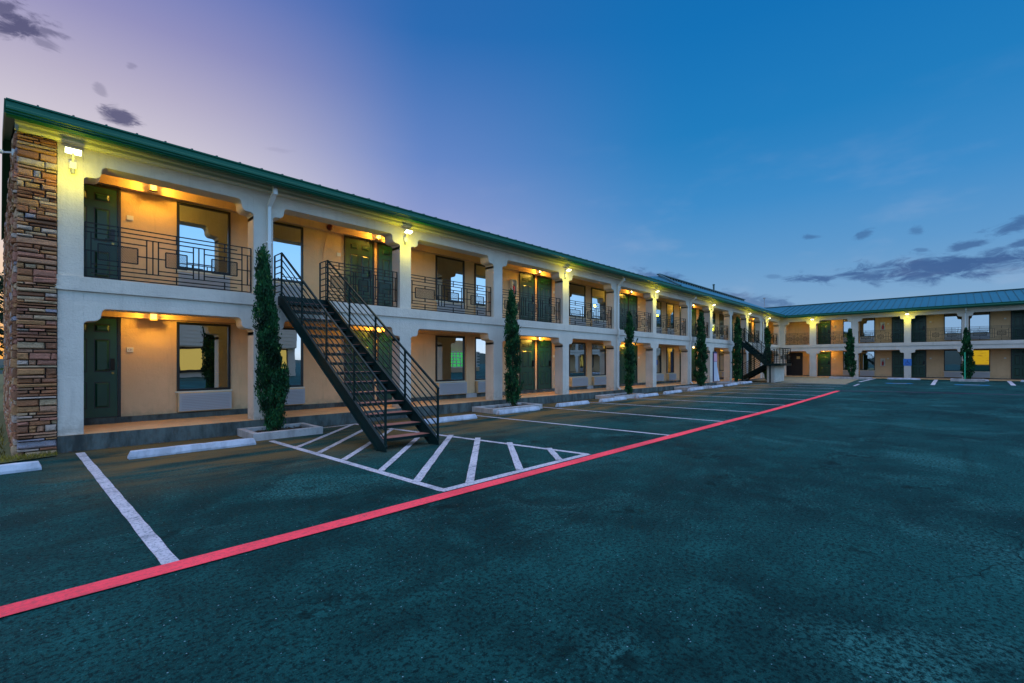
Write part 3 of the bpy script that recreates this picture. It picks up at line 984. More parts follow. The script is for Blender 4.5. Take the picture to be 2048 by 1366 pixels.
bayname = {}
for k, (x, wd) in enumerate(winsA):
    bayname[('A', k)] = x
lab_win = {('A', 0): 'beside the stone pier', ('A', 1): 'behind the near staircase', ('A', 2): 'left of pair in third bay', ('A', 3): 'right of pair in third bay',
           ('A', 4): 'left of pair in fifth bay', ('A', 5): 'right of pair in fifth bay', ('A', 6): 'left of pair in seventh bay', ('A', 7): 'right of pair in seventh bay',
           ('A', 8): 'left of pair in ninth bay', ('A', 9): 'right of pair in ninth bay',
           ('B', 0): 'left of the second far wing pillar', ('B', 1): 'right of the second far wing pillar', ('B', 2): 'left of the far wing downspout', ('B', 3): 'right of the far wing downspout',
           ('B', 4): 'far right end left one', ('B', 5): 'far right end right one'}
for wing, k, lvl, x, wd, z0, dp in placed_ac:
    key = (wd, dp)
    if key not in ACS: ACS[key] = make_ac(wd, dp)
    if ('ac', key) not in used:
        used.add(('ac', key)); o = ACS[key]
    else: o = dup(ACS[key])
    o.location = W2(wing, x, yw - .002, z0); o.rotation_euler = (0, 0, RZ(wing))
    tag(o, '%s unit under %s window %s' % ('grey louvred' if lvl == 'low' else 'flat grey', 'ground floor' if lvl == 'low' else 'upper', lab_win[(wing, k)]),
        'air conditioner', 'air conditioners under the windows')

# dark service door in the corner of the far wing, with a notice
b = MB().use('dark_opening').box(-.05, 1.4, -.05, .0, 0, 2.05)
sd = mpart(b, 'service_door', 'B', loc=(0, 1.6, WB))
b = MB().use('notice').box(.95, 1.2, -.06, -.05, 1.5, 1.72)
child(b, 'notice', sd)
b = MB().use('handle_metal').box(.62, .66, -.09, -.05, .95, 1.15)
child(b, 'handle', sd)

# cream pier between paired windows
for x in (10.62, 18.1, 34.55):
    b = MB().use('peach_wall').box(x, x + .42, 1.53, 1.6, .41, 2.49)
    b.use('pale_concrete').box(x - .04, x + .46, 1.47, 1.6, .29, .44)
    mpart(b, 'pier', 'A')


# --- balcony railings
def make_rail(W, H=.97, left_open=False):
    """geometric iron railing: boxes of mesh linked by triple uprights"""
    t = .019
    b = MB().use('black_iron')
    hz = lambda x0, x1, z: b.box(x0, x1, -t / 2, t / 2, z - t / 2, z + t / 2)
    vt = lambda x, z0, z1: b.box(x - t / 2, x + t / 2, -t / 2 - .0015, t / 2 + .0015, z0, z1)
    X = lambda f: f * W
    r = [H, H - .083, H - .165, H - .275, H - .35]
    lo = [H - .64, H - .73, H - .81, H - .893, H - .97]
    lo = [max(z, .01) for z in lo]
    zm = (r[4] + lo[0]) / 2
    for z in (r[0], r[2], lo[2], lo[4]): hz(0, W, z)
    hz(0, X(.9), r[1]); hz(X(.03), X(.9), lo[3])
    B = [(.065, .275), (.435, .565), (.725, .90)]
    Tt = [(.325, .36, .392), (.605, .64, .675)]
    for (f0, f1) in B:
        hz(X(f0), X(f1), r[4]); hz(X(f0), X(f1), lo[0]); vt(X(f0), lo[0], r[4]); vt(X(f1), lo[0], r[4])
        vt(X((f0 + f1) / 2), lo[4], lo[2]); vt(X((f0 + f1) / 2), r[2], r[0])
    for tri in Tt:
        for f in tri: vt(X(f), lo[2], r[2])
    # frames round the boxes
    for (f0, f1) in ((.03, .325), (.392, .605), (.675, .935)):
        hz(X(f0), X(f1), r[3]); hz(X(f0), X(f1), lo[1])
    vt(X(.03), lo[2], r[2]); vt(X(.935), lo[4], r[0]); vt(X(.975), lo[2], r[2])
    vt(0, 0, H); vt(W, 0, H)
    for f0, f1 in ((.0, .065), (.275, .435), (.565, .725), (.90, 1.0)): hz(X(f0), X(f1), zm)
    for f in (.17, .5, .81):
        vt(X(f), lo[1], lo[0]); vt(X(f), r[4], r[3])
    fr = b
    panels = []
    for (f0, f1) in B:
        p = MB().use('black_iron')
        x0, x1, z0, z1 = X(f0), X(f1), lo[0], r[4]
        st = .03; w_ = .0035
        k = z0 - (x1 - x0)
        while k < z1:
            # rising diagonal
            xa, za = x0, k
            if za < z0: xa += z0 - za; za = z0
            xb, zb = x1, k + (x1 - x0)
            if zb > z1: xb -= zb - z1; zb = z1
            if xb > xa:
                p.face([(xa - w_, 0, za), (xa + w_, 0, za), (xb + w_, 0, zb), (xb - w_, 0, zb)])
                p.face([(x1 - (xa - x0) - w_, .002, za), (x1 - (xa - x0) + w_, .002, za), (x1 - (xb - x0) + w_, .002, zb), (x1 - (xb - x0) - w_, .002, zb)])
            k += st
        panels.append(p)
    return fr, panels


RAILS = {}


def railing(wing, x0, x1, y=.12):
    W = round(x1 - x0, 2)
    if W not in RAILS:
        fr, ps = make_rail(W)
        o = fr.build('railing', motel)
        for p in ps: p.build('mesh_panel', o, fix=False)
        RAILS[W] = o
    else:
        o = dup(RAILS[W], motel)
    o.location = local_to(wing, x0, y, 3.08); o.rotation_euler = (0, 0, RZ(wing))
    return o


for i in range(len(PA) - 1):
    x0, x1 = PA[i][1] + .02, PA[i + 1][0] - .02
    if i == 1: x0 = 4.92
    if i == 10: continue
    if i == 11: pass
    railing('A', x0, x1)
railing('A', PA[10][1] + .02, PA[11][0] - .02)
for i in range(len(PB) - 1):
    railing('B', PB[i][1] + .02, PB[i + 1][0] - .02)


# --- downspouts
def downspout(wing, x, low=True, xl=None):
    b = MB().use('downspout_paint')
    w_, d_ = .085, .065
    b.box(x - w_ / 2 + .03, x + w_ / 2 + .03, -.36, -.28, 5.22, 5.50)
    b.bar((x + .03, -.32, 5.26), (x, -.05, 5.02), w_, d_)
    b.bar((x, -.045, 5.04), (x, -.045, 3.12), w_, d_)
    b.bar((x, -.045, 3.14), (x, -.085, 2.98), w_, d_)
    b.bar((x, -.085, 3.0), (x, -.085, 2.80), w_, d_)
    b.bar((x, -.085, 2.82), (x, -.045, 2.62), w_, d_)
    z0 = .42
    b.bar((x, -.045, 2.64), (x, -.045, z0), w_, d_)
    b.bar((x, -.045, z0 + .02), (x + .06, -.14, z0 - .09), w_, d_)
    for zz_ in (4.2, 1.6): b.box(x - .06, x + .06, -.085, 0, zz_, zz_ + .03)
    return mpart(b, 'downspout', wing)


for x in (3.57, 18.29, 26.25, 40.3): downspout('A', x)
downspout('B', 11.6)
# thin conduit from the alarm bell
b = MB().use('peach_wall').bar((5.62, 1.585, 5.2), (5.5, 1.585, 4.6), .012, .012).bar((5.5, 1.585, 4.6), (5.5, 1.585, 3.1), .012, .012)
mpart(b, 'conduit', 'A')

# ------------------------------------------------------------------ lamps
def point(name, parent, loc, power, col, r=.04):
    l = bpy.data.lights.new(name, 'POINT'); l.energy = power; l.color = col; l.shadow_soft_size = r
    o = bpy.data.objects.new(name, l); COL.objects.link(o); o.parent = parent; o.location = loc
    return o


def make_lantern():
    t = thing('wall_lantern', 'x', 'wall lamp')
    b = MB().use('brass')
    b.box(-.05, .05, -.015, 0, .02, .17)
    for sx in (-.06, .06):
        for sy in (-.135, -.025):
            b.box(sx - .005, sx + .005, sy - .005, sy + .005, 0, .18)
    b.box(-.068, .068, -.143, -.015, .18, .195); b.box(-.068, .068, -.143, -.015, -.012, 0)
    b.box(-.03, .03, -.03, 0, .08, .12)
    b.build('frame', t)
    b = MB().use('lantern_glass')
    b.box(-.055, .055, -.130, -.128, .01, .17)
    b.build('glass', t)
    b = MB().use('lantern_bulb').cyl((0, -.08, .05), (0, -.08, .14), .022, .018, 12)
    b.build('bulb', t, smooth=True)
    return t


LAN = make_lantern()
lan_first = True
LANT = [('A', 1.72, 'low', 'between the first door and the window'), ('A', 1.72, 'up', 'between the first door and window'),
        ('A', 7.08, 'low', 'behind the near staircase'), ('A', 7.08, 'up', 'above the near staircase'),
        ('A', 14.5, 'low', 'over the double doors of the fourth bay'), ('A', 14.5, 'up', 'over the double doors of the fourth bay'),
        ('A', 22.03, 'low', 'over the doors of the sixth bay'), ('A', 22.03, 'up', 'over the doors of the sixth bay'),
        ('A', 30.1, 'low', 'over the doors of the eighth bay'), ('A', 30.1, 'up', 'over the doors of the eighth bay'),
        ('A', 37.3, 'low', 'behind the far staircase'), ('A', 43.4, 'up', 'in the inner corner'),
        ('B', 3.0, 'low', 'over the leftmost far wing door'), ('B', 3.0, 'up', 'over the leftmost far wing door')]
for wing, x, lvl, lb in LANT:
    if lan_first: o = LAN; lan_first = False
    else: o = dup(LAN)
    z = 2.46 if lvl == 'low' else 5.245
    o.location = W2(wing, x, 1.458, z); o.rotation_euler = (0, 0, RZ(wing))
    tag(o, 'lit %s wall lantern %s' % ('ground floor' if lvl == 'low' else 'upper floor', lb), 'wall lamp', 'amber wall lanterns over the doors')
    pw = (27 if x != 7.08 else 15) if wing == 'A' else 17
    if lvl == 'up': pw *= .62
    if x > 20: pw *= .75
    point('lantern_light', o, (0, -.21, .05), pw, (1, .56, .07), .03)


def make_flood():
    t = thing('floodlight', 'x', 'floodlight')
    b = MB().use('white_plastic')
    b.box(-.045, .045, -.06, 0, -.26, -.14)
    b.cyl((0, -.05, -.14), (0, -.16, -.02), .018)
    b.prism([(-.12, -.035), (-.22, .0), (-.21, .03), (-.10, .005)], 'x', -.105, .105)
    b.build('housing', t)
    b = MB().use('flood_lens')
    b.prism([(-.125, -.04), (-.235, -.003), (-.238, .022), (-.223, .012), (-.115, -.034)], 'x', -.10, .10)
    b.build('lens', t)
    b = MB().use('grey_plastic').cyl((0, -.03, -.26), (0, -.03, -.34), .03, .024)
    b.build('sensor', t)
    return t


FL = make_flood(); ff = True
FLD = [('A', .42, 'beside the stone pier at the near end'), ('A', 7.10, 'on the pillar right of the near staircase'), ('A', 14.40, 'third from the left, above the fifth pillar'),
       ('A', 21.85, 'on the seventh pillar of the left wing'), ('A', 29.45, 'on the ninth pillar of the left wing'), ('A', 36.5, 'on the pillar behind the far staircase'), ('A', 41.5, 'on the last pillar before the inner corner'),
       ('B', 2.45, 'on the first free pillar of the far wing'), ('B', 8.5, 'above the blue sign on the far wing')]
for wing, x, lb in FLD:
    if ff: o = FL; ff = False
    else: o = dup(FL)
    o.location = W2(wing, x, 0, 5.16); o.rotation_euler = (0, 0, RZ(wing))
    tag(o, 'glowing floodlight ' + lb, 'floodlight', 'floodlights on the pillar tops')
    point('flood_light', o, (0, -.42, -.42), 15 if x < 1 and wing == 'A' else (3.6 if x < 20 else 3.4), (1, .90, .0), .05)

# ------------------------------------------------------------------ small fixtures
def make_number():
    t = thing('room_number_sign', 'x', 'sign')
    MB().use('white_plastic').box(-.055, .055, -.02, 0, -.05, .05).build('plate', t, bevel=.003)
    return t


NUM = make_number(); nf = True
NS = []
for k, x in enumerate([1.36, 5.95, 13.32, 15.7, 20.9, 23.2]):
    where = ['right of the door by the stone pier', 'left of the doors behind the near staircase', 'left of the fourth bay double doors', 'right of the fourth bay double doors', 'left of the sixth bay doors', 'right of the sixth bay doors'][k]
    for lvl, z in (('low', 1.82), ('up', 4.62)): NS.append(('A', x, z, lvl, where))
for k, x in enumerate([3.75, 7.25, 9.75, 13.6]):
    where = ['right of the leftmost far wing door', 'left of the far wing door beside the blue sign', 'right of the far wing door beside the blue sign', 'left of the rightmost far wing door'][k]
    for lvl, z in (('low', 1.85), ('up', 4.62)): NS.append(('B', x, z, lvl, where))
for wing, x, z, lvl, where in NS:
    if nf: o = NUM; nf = False
    else: o = dup(NUM)
    o.location = W2(wing, x, 1.6, z); o.rotation_euler = (0, 0, RZ(wing))
    tag(o, 'small pale room sign %s, %s floor' % (where, 'ground' if lvl == 'low' else 'upper'), 'sign', 'room signs beside the doors')
# numerals of the legible one
tx = bpy.data.curves.new('t', 'FONT'); tx.body = '121'; tx.size = .055; tx.extrude = .001; tx.align_x = 'CENTER'
to = bpy.data.objects.new('t', tx); COL.objects.link(to)
bpy.context.view_layer.update()
me = bpy.data.meshes.new_from_object(to.evaluated_get(bpy.context.evaluated_depsgraph_get()))
bpy.data.objects.remove(to)
me.materials.clear(); me.materials.append(M['ink'])
nm = bpy.data.objects.new('numerals', me); COL.objects.link(nm); nm.parent = NUM
nm.rotation_euler = (R(90), 0, 0); nm.location = (0, -.0215, -.018)


def make_ext():
    t = thing('fire_extinguisher', 'x', 'fire extinguisher')
    b = MB().use('white_plastic')
    b.box(-.14, .14, -.012, 0, 0, .62)
    for q in ((-.14, -.12, 0, .62), (.12, .14, 0, .62), (-.12, .12, 0, .02), (-.12, .12, .60, .62)): b.box(q[0], q[1], -.14, -.012, q[2], q[3])
    b.build('cabinet', t)
    b = MB().use('red_enamel').cyl((0, -.075, .05), (0, -.075, .33), .06, .06, 14).cyl((0, -.075, .33), (0, -.075, .38), .06, .025, 14)
    b.build('cylinder', t, smooth=False)
    b = MB().use('dark_frame').cyl((0, -.075, .38), (0, -.075, .42), .016).bar((-.03, -.075, .44), (.07, -.075, .46), .02).bar((.03, -.09, .42), (.08, -.09, .18), .014)
    b.build('hose', t)
    return t


EX = make_ext()
for i, (wing, x, z, lb) in enumerate([('B', 6.93, 4.15, 'red fire extinguisher in a white cabinet on the far wing upper floor'),
                                      ('B', 6.93, 1.25, 'red fire extinguisher in a white cabinet on the far wing ground floor'),
                                      ('A', 13.07, 4.2, 'fire extinguisher cabinet left of the upper doors in the fourth bay')]):
    o = EX if i == 0 else dup(EX)
    o.location = W2(wing, x, 1.6, z); o.rotation_euler = (0, 0, RZ(wing))
    tag(o, lb, 'fire extinguisher', 'fire extinguisher cabinets')

t = thing('alarm_bell', 'dark red fire alarm bell under the ceiling above the near staircase', 'alarm bell', (5.62, 12.46, 5.29))
MB().use('alarm_red').cyl((0, 0, 0), (0, -.05, 0), .085, .08, 20).cyl((0, -.05, 0), (0, -.075, 0), .08, .03, 20).build('gong', t)
MB().use('grey_plastic').box(-.05, .05, -.012, 0, -.05, .05).build('back_box', t)

t = thing('accessible_parking_sign', 'square blue accessible parking sign on a far wing pillar', 'sign', W2('B', 8.51, 0, 1.55), R(-90))
MB().use('sign_blue').box(-.23, .23, -.012, 0, -.25, .27).build('plate', t, bevel=.002)
b = MB().use('sign_navy')
b.cyl((-.01, -.012, .14), (-.01, -.015, .14), .026, n=14)
b.bar((-.01, -.014, .11), (0, -.014, -.01), .003, .035, up=(1, 0, 0)); b.bar((0, -.014, -.005), (.09, -.014, -.01), .003, .03, up=(0, 0, 1)); b.bar((.085, -.014, 0), (.12, -.014, -.12), .003, .03, up=(1, 0, 0))
b.bar((-.01, -.014, .06), (.06, -.014, .055), .003, .022, up=(0, 0, 1))
for i in range(16):
    a0, a1 = R(100 + i * 14), R(100 + (i + 1) * 14)
    b.bar((-.01 + .1 * math.cos(a0), -.014, -.06 + .1 * math.sin(a0)), (-.01 + .1 * math.cos(a1), -.014, -.06 + .1 * math.sin(a1)), .003, .022)
b.build('wheelchair_symbol', t)

t = thing('security_camera', 'white security camera on an arm at the corner of the stone pier', 'camera', (-.30, 11.15, 5.0))
MB().use('white_plastic').box(.0, .06, -.03, .05, -.05, .06).bar((.0, -.01, .0), (-.12, -.04, -.04), .025).build('bracket', t)
MB().use('white_plastic').cyl((-.10, -.06, -.04), (-.32, -.14, -.03), .035, .04, 12).build('camera_body', t)
MB().use('dark_frame').cyl((-.32, -.14, -.03), (-.325, -.142, -.03), .03, .03, 12).build('lens', t)

# blue and white machine against a pillar with a hand truck beside it
t = thing('vending_machine', 'tall narrow blue machine with a pink panel standing between two left wing pillars', 'vending machine', (30.25, 11.12, WA))
MB().use('machine_blue').box(0, .55, 0, .5, 0, 1.95).build('casing', t, bevel=.01)
MB().use('machine_white').box(.03, .52, -.02, .0, .05, 1.3).build('front_panel', t)
MB().use('machine_pink').box(.03, .52, -.022, .0, 1.32, 1.85).build('lit_panel', t)
t = thing('hand_truck', 'black hand truck leaning with a pale sack beside the blue machine', 'hand truck', (31.0, 11.25, WA))
b = MB().use('dark_frame')
for sx in (0, .38): b.bar((sx, .12, .02), (sx, .3, 1.25), .03)
for zz_ in (.25, .55, .85, 1.22): b.bar((0, .12 + zz_ * .145, zz_), (.38, .12 + zz_ * .145, zz_), .025)
b.build('frame', t)
MB().use('dark_frame').cyl((-.05, .16, .12), (-.01, .16, .12), .12, .12, 16).cyl((.39, .16, .12), (.43, .16, .12), .12, .12, 16).build('wheel', t)
MB().use('dark_frame').box(0, .38, -.15, .12, .0, .02).build('toe_plate', t)
MB().use('machine_white').prism([(-.13, .02), (.1, .02), (.22, .8), (.1, .98), (.03, .95)], 'x', -.0, .34).build('sack', t, bevel=.03)


# ------------------------------------------------------------------ near staircase
def staircase_near():
    t = thing('outdoor_staircase', 'dark green steel staircase with red edged treads standing on the hatched marking', 'staircase', (4.69, 7.0, 0))
    o0 = Vector((4.69, 7.0, 0))
    # left and right lines, foot to head
    FL_, HL = Vector((4.16, 7.02, 0)), Vector((3.76, 10.82, 2.98))
    FR, HR = Vector((5.22, 6.95, 0)), Vector((4.80, 10.82, 2.98))
    rail_top = .95
    for (F, H_) in ((FL_, HL), (FR, HR)):
        b = MB().use('stair_green')
        d = (H_ - F)
        dn = d.normalized()
        side = Vector((dn.y, -dn.x, 0)).normalized() * .02
        # channel stringer: web, plus two flanges
        zt, zb_ = .10, -.17
        def pt(f, dz): return F + d * f + Vector((0, 0, dz))
        web = [pt(.0, zt), pt(1.0, zt), pt(1.0, zb_), pt(.055, zb_), Vector((F.x, F.y + .0, 0))]
        vs = [p - side * .3 - o0 for p in web] + [p + side * .3 - o0 for p in web]
        n = len(web)
        b.poly(vs, [tuple(range(n)), tuple(range(2 * n - 1, n - 1, -1))] + [(i, n + i, n + (i + 1) % n, (i + 1) % n) for i in range(n)])
        b.bar(pt(0, zt) - o0, pt(1, zt) - o0, .06, .014); b.bar(pt(.06, zb_) - o0, pt(1, zb_) - o0, .06, .014)
        b.build('stringer', t)
        # balustrade
        b = MB().use('stair_green')
        fr = [0.005, .25, .5, .75, .985]
        for f in fr:
            p = pt(f, .0)
            b.bar(p + Vector((0, 0, .06)) - o0, p + Vector((0, 0, rail_top + .1)) - o0, .032)
        for k in range(7):
            h = .2 + k * (rail_top - .1) / 6
            w_ = .034 if k == 6 else .018
            b.bar(pt(0, h) - o0, pt(.985, h) - o0, w_)
        # short level return into the gallery
        p = pt(.985, 0); q = p + Vector((0, .42, 0))
        for k in range(7):
            h = .2 + k * (rail_top - .1) / 6
            b.bar(p + Vector((0, 0, h)) - o0, q + Vector((0, 0, h)) - o0, .018)
        b.bar(q + Vector((0, 0, .07)) - o0, q + Vector((0, 0, rail_top + .1)) - o0, .03)
        b.build('balustrade', t)
    N_ = 15
    for i in range(N_):
        f = (i + 1) / (N_ + .4)
        L_ = FL_ + (HL - FL_) * f; R_ = FR + (HR - FR) * f
        b = MB().use('stair_green')
        L2, R2 = L_ - o0 + Vector((.01, 0, 0)), R_ - o0 - Vector((.01, 0, 0))
        yb_, yf_ = .25, -.02
        def q(v, y, z): return (v.x, v.y + y, v.z + z)
        b.poly([q(L2, yf_, -.05), q(R2, yf_, -.05), q(R2, yb_, -.05), q(L2, yb_, -.05), q(L2, yf_, 0), q(R2, yf_, 0), q(R2, yb_, 0), q(L2, yb_, 0)],
               [(0, 3, 2, 1), (4, 5, 6, 7), (0, 1, 5, 4), (1, 2, 6, 5), (2, 3, 7, 6), (3, 0, 4, 7)])
        tr = b.build('tread', t)
        b = MB().use('tread_red')
        b.poly([q(L2, yf_ + .004, .002), q(R2, yf_ + .004, .002), q(R2, yb_ - .02, .002), q(L2, yb_ - .02, .002), q(L2, yf_ + .004, .008), q(R2, yf_ + .004, .008), q(R2, yb_ - .02, .008), q(L2, yb_ - .02, .008)],
               [(0, 3, 2, 1), (4, 5, 6, 7), (0, 1, 5, 4), (1, 2, 6, 5), (2, 3, 7, 6), (3, 0, 4, 7)])
        b.build('tread_surface', tr)
    b = MB().use('stair_green')
    b.box(3.76 - o0.x, 4.8 - o0.x, 10.80 - o0.y, 10.96 - o0.y, 2.84, 3.04)
    b.build('head_plate', t)
    return t


staircase_near()


def staircase_far():
    ox = Vector((35.6, 9.5, 0)); zg = gz(35.6)
    t = thing('outdoor_staircase', 'far U shaped dark steel staircase with a landing near the inner corner', 'staircase', ox)
    def rail(b, p, q, h=1.0, n=6, posts=3):
        p = Vector(p) - ox; q = Vector(q) - ox
        for k in range(n + 1):
            hh = .12 + (h - .12) * k / n
            b.bar(p + Vector((0, 0, hh)), q + Vector((0, 0, hh)), .035 if k == n else .02)
        for k in range(posts + 1):
            c = p + (q - p) * k / posts
            b.bar(c, c + Vector((0, 0, h)), .035)
    def flight(F, H_, wdt, n):
        F = Vector(F); H_ = Vector(H_)
        for s_ in (0, wdt):
            b = MB().use('stair_green')
            b.bar(F + Vector((s_, 0, -.02)) - ox, H_ + Vector((s_, 0, -.02)) - ox, .05, .28)
            b.build('stringer', t)
            b = MB().use('stair_green'); rail(b, F + Vector((s_, 0, .05)), H_ + Vector((s_, 0, .05)), .98, 6, 3); b.build('balustrade', t)
        for i in range(n):
            c = F + (H_ - F) * ((i + .7) / n)
            b = MB().use('stair_green').box(c.x + .03 - ox.x, c.x + wdt - .03 - ox.x, c.y - .12 - ox.y, c.y + .12 - ox.y, c.z - .03, c.z)
            b.build('tread', t)
    lz = 1.48
    flight((36.1, 11.35, WA), (36.1, 9.35, lz), 1.0, 7)
    flight((34.85, 9.3, lz), (34.85, 11.0, 3.04), 1.0, 9)
    b = MB().use('stair_green').box(34.8 - ox.x, 37.7 - ox.x, 8.4 - ox.y, 9.4 - ox.y, lz - .16, lz)
    b.build('landing', t)
    b = MB().use('stair_green')
    rail(b, (34.85, 8.45, lz), (37.65, 8.45, lz), 1.05, 7, 4); rail(b, (34.85, 8.45, lz), (34.85, 9.35, lz), 1.05, 7, 1); rail(b, (37.65, 8.45, lz), (37.65, 9.35, lz), 1.05, 7, 2)
    for (xa, xb_, za, zb_) in ((35.1, 35.5, .3, .55), (36.0, 36.5, .3, .6), (37.0, 37.4, .3, .55), (35.6, 35.9, .62, .85), (36.6, 36.9, .62, .85)):
        b.box(xa - ox.x, xb_ - ox.x, 8.44 - ox.y, 8.46 - ox.y, lz + za, lz + zb_)
    b.build('landing_railing', t)
    b = MB().use('stair_green').box(34.78 - ox.x, 34.86 - ox.x, 9.0 - ox.y, 9.08 - ox.y, zg, lz - .16).box(34.9 - ox.x, 34.98 - ox.x, 10.8 - ox.y, 10.88 - ox.y, zg, 2.9)
    b.build('column', t)
    b = MB().use('cream_stucco').box(35.2 - ox.x, 37.65 - ox.x, 8.86 - ox.y, 9.34 - ox.y, zg - .1, lz - .17)
    b.build('stucco_base', t)


staircase_far()

# ------------------------------------------------------------------ wheel stops
def make_stop(L=1.85):
    b = MB().use('wheel_stop_concrete')
    n = 14
    prof = [(-.085, 0), (-.085, .04), (-.05, .125), (.05, .125), (.085, .04), (.085, 0)]
    rows = []
    for i in range(n + 1):
        x = L * i / n
        sh = .035 if i in (0, n) else 0
        rows.append([(x + (sh if i == 0 else -sh) * (1 if z > .05 else 0), y + rnd.uniform(-.003, .003), z + (rnd.uniform(-.005, .004) if z > .02 else 0)) for y, z in prof])
    k = len(prof)
    vs = [p for r_ in rows for p in r_]
    fs = []
    for i in range(n):
        for j in range(k):
            fs.append((i * k + j, i * k + (j + 1) % k, (i + 1) * k + (j + 1) % k, (i + 1) * k + j))
    fs += [tuple(range(k)), tuple(range(n * k + k - 1, n * k - 1, -1))]
    b.poly(vs, fs)
    return b.build('wheel_stop', bevel=.008)


STOP = make_stop()
SA = [(-1.81, 9.50, .5, 'cut by the left edge of the photo'), (1.0, 9.50, .3, 'second from the left, in front of the first door'), (6.55, 9.52, 0, 'partly behind the foot of the near staircase'),
      (9.45, 9.72, 0, 'lying against the second tree planter'), (12.45, 9.85, .4, 'just right of the second tree planter'), (15.15, 9.85, .3, 'left of the third tree planter'),
      (18.0, 9.85, 0, 'lying against the third tree planter'), (20.7, 9.9, .5, 'just right of the third tree planter'), (23.6, 9.95, 0, 'left of the fourth tree planter'),
      (26.4, 9.9, 0, 'beside the fourth tree planter'), (28.9, 9.9, 0, 'left of the fifth tree planter'), (31.8, 9.9, 0, 'last one before the far staircase')]
for i, (x, y, rz_, lb) in enumerate(SA):
    o = STOP if i == 0 else dup(STOP)
    o.location = (x, y, gz(x + .9) + .002); o.rotation_euler = (0, -math.atan((gz(x + 1.85) - gz(x)) / 1.85), R(rz_))
    tag(o, 'pale concrete wheel stop ' + lb, 'wheel stop', 'concrete wheel stops along the stalls')
for (x, y, lb) in ((43.9, 3.55, 'under the blue sign on the far wing'), (43.8, .15, 'in front of the planter of the rightmost tree'), (43.9, -3.1, 'cut by the right edge of the photo')):
    o = dup(STOP); o.location = (x, y, gz(x) + .002); o.rotation_euler = (0, 0, R(-90))
    tag(o, 'pale concrete wheel stop ' + lb, 'wheel stop', 'concrete wheel stops along the stalls')


# ------------------------------------------------------------------ planters and cypresses
def planter(x0, x1, y0, y1, lb):
    zg = gz((x0 + x1) / 2)
    t = thing('tree_planter', lb, 'planter', ((x0 + x1) / 2, (y0 + y1) / 2, zg))
    hx, hy, w_, h = (x1 - x0) / 2, (y1 - y0) / 2, .12, .15
    b = MB().use('pale_concrete')
    b.box(-hx, hx, -hy, -hy + w_, -.02, h); b.box(-hx, hx, hy - w_, hy, -.02, h); b.box(-hx, -hx + w_, -hy + w_, hy - w_, -.02, h - .002); b.box(hx - w_, hx, -hy + w_, hy - w_, -.02, h - .002)
    b.build('border', t, bevel=.008)
    b = MB().use('soil')
    nx, ny = 14, 8
    g_ = [[(-hx + w_ + (2 * hx - 2 * w_) * i / nx, -hy + w_ + (2 * hy - 2 * w_) * j / ny, .07 + rnd.uniform(-.015, .02)) for j in range(ny + 1)] for i in range(nx + 1)]
    for i in range(nx):
        for j in range(ny): b.face([g_[i][j], g_[i + 1][j], g_[i + 1][j + 1], g_[i][j + 1]])
    b.build('soil', t, fix=False)
    if x0 < 20:
        b = MB().use('dead_leaf')
        for k in range(160):
            x, y = rnd.uniform(-hx + w_, hx - w_), rnd.uniform(-hy + w_, hy - w_)
            s_ = rnd.uniform(.012, .03); a_ = rnd.uniform(0, 6.3); z = .09 + rnd.uniform(0, .02)
            b.face([(x + s_ * math.cos(a_ + q), y + s_ * math.sin(a_ + q), z + rnd.uniform(-.008, .008)) for q in (0, 1.57, 3.14, 4.71)])
        tag(b.build('leaf_litter', t, fix=False), kind='stuff')


PL = [(2.93, 4.31, 9.87, 10.93, 'white edged planter round the nearest cypress by the hatched marking'), (9.5, 11.8, 9.95, 10.93, 'white edged planter round the second cypress from the left'),
      (16.4, 18.9, 10.0, 10.93, 'low planter round the third cypress from the left'), (24.0, 26.9, 10.05, 10.93, 'low planter round the fourth cypress, the stout one'),
      (30.2, 33.2, 10.05, 10.93, 'low planter round the cypress left of the far staircase')]
for p in PL: planter(*p)
planter(42.9, 44.2, 4.45, 7.0, 'low white planter round the cypress of the far wing near the corner')
planter(43.0, 44.6, -1.5, .15, 'low white planter round the rightmost cypress')


